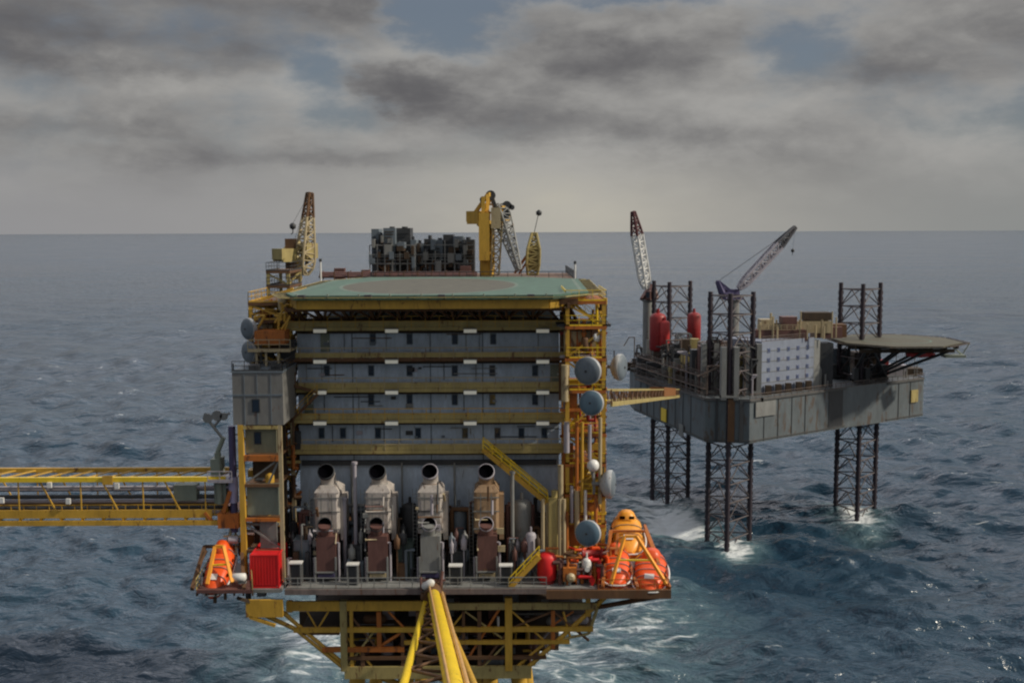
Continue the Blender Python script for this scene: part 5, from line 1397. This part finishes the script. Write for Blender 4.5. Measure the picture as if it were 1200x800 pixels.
b = MB(); b.rail(e0 + V(0, 0, zt3), e1 + V(0, 0, zt3), 1.2, 1.6, .06); b.build('roof_railing', RBR, t)
b = MB(); s0 = e1 + nn * .05; b.prism([(v.x, v.y) for v in (s0, s0 + nn * 2.2, s0 + nn * 2.2 + back * 12, s0 + back * 12)], HT, zt3 - .8); b.build('side_wing', GRY, t)
for px in (894, 906, 918, 931, 943):
    c = e0 + nn * (L * (px - 888) / 64) - back * .5; MB().box(c.x - .7, c.x + .7, c.y - 1.4, c.y - .1, HT, HT + 2.3).build('deck_locker', DBR, t)

# brown upper works behind and above the quarters
t = thing('rig_upper_works', 'rust-brown and cream machinery on the roof of the rig quarters', 'machinery', (X(930, 282), 284, zt3))
for (a, c_, p0_, p1_, yy, m_) in ((884, 945, 388, 401, 279, MRN), (890, 905, 376, 390, 281, CRM), (915, 932, 373, 388, 280, MRN), (932, 972, 378, 392, 283, CRM), (940, 972, 368, 377, 283, DBR), (952, 985, 385, 398, 284, MRN), (972, 990, 382, 397, 286, BRN), (905, 915, 380, 390, 282, GRY)):
    MB().box(X(a, yy), X(c_, yy), yy, yy + 4, Z(p1_, yy), Z(p0_, yy)).build('housing', m_, t)
b = MB()
for k in range(22):
    px = rg2.uniform(886, 985); yy = rg2.uniform(278, 283); x_ = X(px, yy); zz = Z(rg2.uniform(366, 384), yy); b.tube(V(x_, yy, zt3 - .2), V(x_, yy, zz), rg2.uniform(.12, .3), n=6)
b.rail(V(X(886, 278), 278.2, Z(388, 278)), V(X(948, 278), 278.2, Z(388, 278)), 1.2, 1.5, .07); b.build('mast_pipe', CRM, t)

# helideck of the rig
hc = V(X(1047, 290), 290, Z(400.5, 290)); zr = hc.z
t = thing('rig_helideck', 'olive octagonal helideck overhanging the right end of the jack-up rig', 'helideck', (hc.x, hc.y, zr - 6))
R_ = 16.2
oc = [(hc.x + R_ * math.cos(rad(22.5 + 45 * k)), hc.y + 17.5 * math.sin(rad(22.5 + 45 * k))) for k in range(8)]
MB().prism(oc, zr - .5, zr).build('deck_plate', RHD, t)
b = MB(); k_ = 40
b.add([(hc.x + rr_ * math.cos(2 * math.pi * i / k_), hc.y + rr_ * 1.05 * math.sin(2 * math.pi * i / k_), zr + .01) for rr_ in (9, 8.4) for i in range(k_)], [(i, (i + 1) % k_, (i + 1) % k_ + k_, i + k_) for i in range(k_)]); b.build('circle_line', PLE, t)
b = MB(); fr = MB()
for i in range(8):
    p, p2 = V(*oc[i], zr - .3), V(*oc[(i + 1) % 8], zr - .3); d = (p2 - p).normalized(); o_ = V(d.y, -d.x, 0)
    for j in range(9): c = p.lerp(p2, j / 8); fr.beam(c, c + o_ * 1.8 + V(0, 0, .2), .12)
    fr.beam(p + o_ * 1.8 + V(0, 0, .2), p2 + o_ * 1.8 + V(0, 0, .2), .12)
    for j in range(1, 5): b.beam(p + o_ * (.4 * j), p2 + o_ * (.4 * j), .06)
fr.build('net_frame', RBR, t); b.build('safety_net', NET, t)
b = MB()
for k in range(7):
    xx = hc.x - 13 + 26 * k / 6; s = math.sqrt(max(1, R_ ** 2 - (xx - hc.x) ** 2)) * .9; b.beam(V(xx, hc.y - s, zr - 1), V(xx, hc.y + s, zr - 1), .35, .9)
for yy in (-9, 0, 9): b.beam(V(hc.x - 12, hc.y + yy, zr - 1.9), V(hc.x + 12, hc.y + yy, zr - 1.9), .4, .9)
b.build('deck_beam', DBR, t)
b = MB()
for yy in (-7, 7):
    for (xt, xb_) in ((-10, -11), (-2, -9), (6, -6), (12, -5)): b.tube(V(hc.x + xt, hc.y + yy, zr - 2), V(hc.x + xb_ + 2, 300 + yy * .3, HT + .2), .38, n=8)
    b.tube(V(hc.x - 8, hc.y + yy, zr - 2), V(hc.x + 1, 300 + yy * .3, HT), .3, n=8)
b.build('support_strut', DRK, t)
b = MB(); b.beam(V(hc.x + 14, hc.y - 6, zr - .6), W(1136, 402, 290), .35); b.beam(V(hc.x + 14, hc.y - 3, zr - 1.6), W(1128, 416, 290), .3); b.beam(W(1136, 402, 290), W(1126, 418, 290), .25); b.box(X(1104, 288), X(1128, 288), 287, 290, Z(421, 288), Z(418, 288)); b.build('side_gantry', GRN, t)
t = thing('rescue_boat', 'small red boat slung under the rig helideck', 'boat', W(1078, 420, 287))
c = W(1079, 414, 287)
rings = []
for u, w, zb_ in ((-1, .5, .6), (-.6, .95, .9), (0, 1, 1), (.6, .7, .85), (1, .1, .3)):
    rings.append([c + V(u * 3.8, math.cos(a) * w * 1.3, (math.sin(a) * (1.1 * zb_ if math.sin(a) < 0 else .5 * w))) for a in [2 * math.pi * i / 14 for i in range(14)]])
MB().loft(rings).build('hull', mat('rig_boat_red', (.5, .03, .03), .45), t); MB().box(c.x - 1.6, c.x + .6, c.y - .7, c.y + .7, c.z + .3, c.z + 1.2).build('canopy', LAV, t)
b = MB(); b.beam(c + V(-2.4, 0, .4), c + V(-2.4, 0, 3.2), .16); b.beam(c + V(2.2, 0, .3), c + V(2.2, 0, 3.2), .16); b.build('fall', DRK, t)
t = thing('machinery_shed', 'dark machinery under the rig helideck beside the right leg', 'machinery', (X(985, 290), 288, HT))
for (a, c_, p0_, p1_, yy, m_) in ((955, 975, 404, 470, 284, DRK), (975, 995, 410, 450, 300, DBL), (1010, 1040, 425, 455, 306, DRD), (1000, 1030, 415, 440, 305, DBR), (1040, 1062, 430, 448, 306, LAV), (1062, 1080, 434, 448, 306, DBR)):
    MB().box(X(a, yy), X(c_, yy), yy, yy + 5, max(HT + .01, Z(p1_, yy)), max(HT + 1.2, Z(p0_, yy))).build('housing', m_, t)
for k in range(16):
    b = MB()
    px = rg2.uniform(958, 1075); yy = rg2.uniform(300, 305) if px > 972 else 283; x_ = X(px, yy); b.tube(V(x_, yy, HT), V(x_, yy, HT + rg2.uniform(1.5, 7)), rg2.uniform(.1, .3), n=6).build('pipe', GRY, t)

# rig cranes
fy = 322
crane('white and grey crane with raised near-vertical boom at the left end of the jack-up rig', V(X(758, fy), fy, HT), Z(352, fy) - HT, 1.4,
      W(742, 248, fy - 6), W(757, 338, fy - 2), (GRY, WHT, mat('crane_tip_maroon', (.10, .03, .035), .6), MRN), boom_w=2.3, gantry=W(764, 334, fy + 3), fat=3.6, bays=12, taper=2.5)
fy = 296
crane('grey lattice crane with boom slanting up right, behind the front rig leg', V(X(858, fy), fy, HT), Z(352, fy) - HT, 1.5,
      W(932, 266, fy + 4), W(866, 338, fy), (GRY, LAV, mat('crane_tip_dark', (.06, .06, .07), .6), PRP), boom_w=2.0, gantry=W(841, 330, fy), hook=W(929, 292, fy + 4), fat=3.4, bays=13, taper=2.5)

# red silos and the clutter on the left half of the rig deck
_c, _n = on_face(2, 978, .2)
MB().beam(V(_c.x - 2.2, _c.y - 1.2, (HB + HT) / 2 + .3), V(_c.x + 2.4, _c.y + 2.2, (HB + HT) / 2 + .3), .5, HT - HB - .8).build('recess_shade', DRK, rig)  # dark slab on the flat hull face, its colour standing for recess shade
for (px, pt, pb, yy, r_, m_, lab) in ((770, 362, 413, 306, 2.3, DRD, 'tall dark red silo left of the rear rig leg'), (778, 372, 410, 304, 1.4, mat('silo_red', (.42, .03, .03), .5), 'slim bright red silo in front of the rear rig leg'), (812, 362, 402, 306, 1.9, DRD, 'lone dark red silo right of the rear rig leg')):
    vessel('bulk_silo', lab, X(px, yy), yy, Z(pb, yy) - .5, r_, Z(pt, yy) - Z(pb, yy), m_, 'silo', 'red silos on the rig deck')
t = thing('drill_package', 'brown cluttered drilling machinery between the rig legs on the left half of the deck', 'machinery', (X(800, 290), 290, HT))
mm = (RBR, GRY, DRK, DBR, DRK, MRN, OLI, DBR)
for k in range(90):
    px = rg2.uniform(738, 884); u = (px - 738) / 146; yfront = 311 - 44 * max(0, min(1, (px - 744) / 84)) if px < 828 else 266
    yy = yfront + rg2.uniform(3, 16); pt = rg2.uniform(398, 442) if px > 760 else rg2.uniform(415, 450)
    w = rg2.uniform(1.2, 4); x_ = X(px, yy); zz = max(HT + 1.5, Z(pt, yy))
    MB().box(x_ - w / 2, x_ + w / 2, yy, yy + rg2.uniform(1.5, 4), HT + .01, zz).build('housing', mm[k % len(mm)], t)
for m_, n_ in ((GRY, 20), (DRK, 34), (RBR, 26), (LAV, 7)):
    for k in range(n_):
        b = MB()
        px = rg2.uniform(740, 884); yfront = 311 - 44 * max(0, min(1, (px - 744) / 84)) if px < 828 else 266
        yy = yfront + rg2.uniform(1.5, 10); x_ = X(px, yy); zz = max(HT + 1.5, Z(rg2.uniform(396, 446), yy))
        b.path([V(x_, yy, HT), V(x_, yy, zz), V(x_ + rg2.uniform(-4, 4), yy, zz), V(x_ + rg2.uniform(-4, 4), yy, zz - rg2.uniform(1, 3))], rg2.uniform(.12, .32), n=6).build('pipe', m_, t)
b = MB()
for py in (445, 430, 418): 
    b.rail(V(X(745, 306), 306, Z(py, 306)), V(X(826, 268), 268, Z(py, 306) - 1), 1.2, 2, .07); b.beam(V(X(745, 306), 306.3, Z(py, 306)), V(X(826, 268), 268.3, Z(py, 306) - 1), .9, .2)
b.build('walkway', RBR, t)
b = MB(); b.lattice(V(X(800, 300), 300, HT + 6), V(X(800, 300), 300, Z(392, 300)), 5, 3.5, 5, .2, .12, (1, 0, 0)); b.build('drill_frame', GRY, t)
# gangway from the platform
t = thing('gangway', 'orange and cream gangway linking the yellow stair tower to the jack-up rig', 'gangway', W(740, 470, 190))
a, c_ = W(704, 473, 134), W(790, 464, 266)
rt_ = (c_ - a).normalized().cross(V(0, 0, 1)).normalized()
for s_ in (-1, 1):
    MB().beam(a + rt_ * s_ * 1.3, c_ + rt_ * s_ * 1.3, .3, .6).build('bottom_chord', OLI, t)
    MB().beam(a + rt_ * s_ * 1.3 + V(0, 0, 1.7), c_ + rt_ * s_ * 1.3 + V(0, 0, 1.7), .2, .22).build('top_chord', OLI, t)
b = MB(); kk = 40
for k in range(kk):
    for s_ in (-1, 1):
        p = a.lerp(c_, k / kk) + rt_ * s_ * 1.3; q_ = a.lerp(c_, (k + 1) / kk) + rt_ * s_ * 1.3; b.beam(p, p + V(0, 0, 1.7), .12)
        if k % 2: b.beam(p, q_ + V(0, 0, 1.7), .12)
        else: b.beam(p + V(0, 0, 1.7), q_, .12)
b.build('web_brace', BRN, t)
MB().beam(a + V(0, 0, .1), c_ + V(0, 0, .1), 2.3, .1).build('walkway', BRN, t)
p0 = a.lerp(c_, .62); MB().beam(p0 + V(0, 0, 1.2), a.lerp(c_, .88) + V(0, 0, 1.0), 2.9, 1.9).build('cover_panel', mat('dull_orange_cover', (.22, .085, .02), .6, dirt=.5), t)
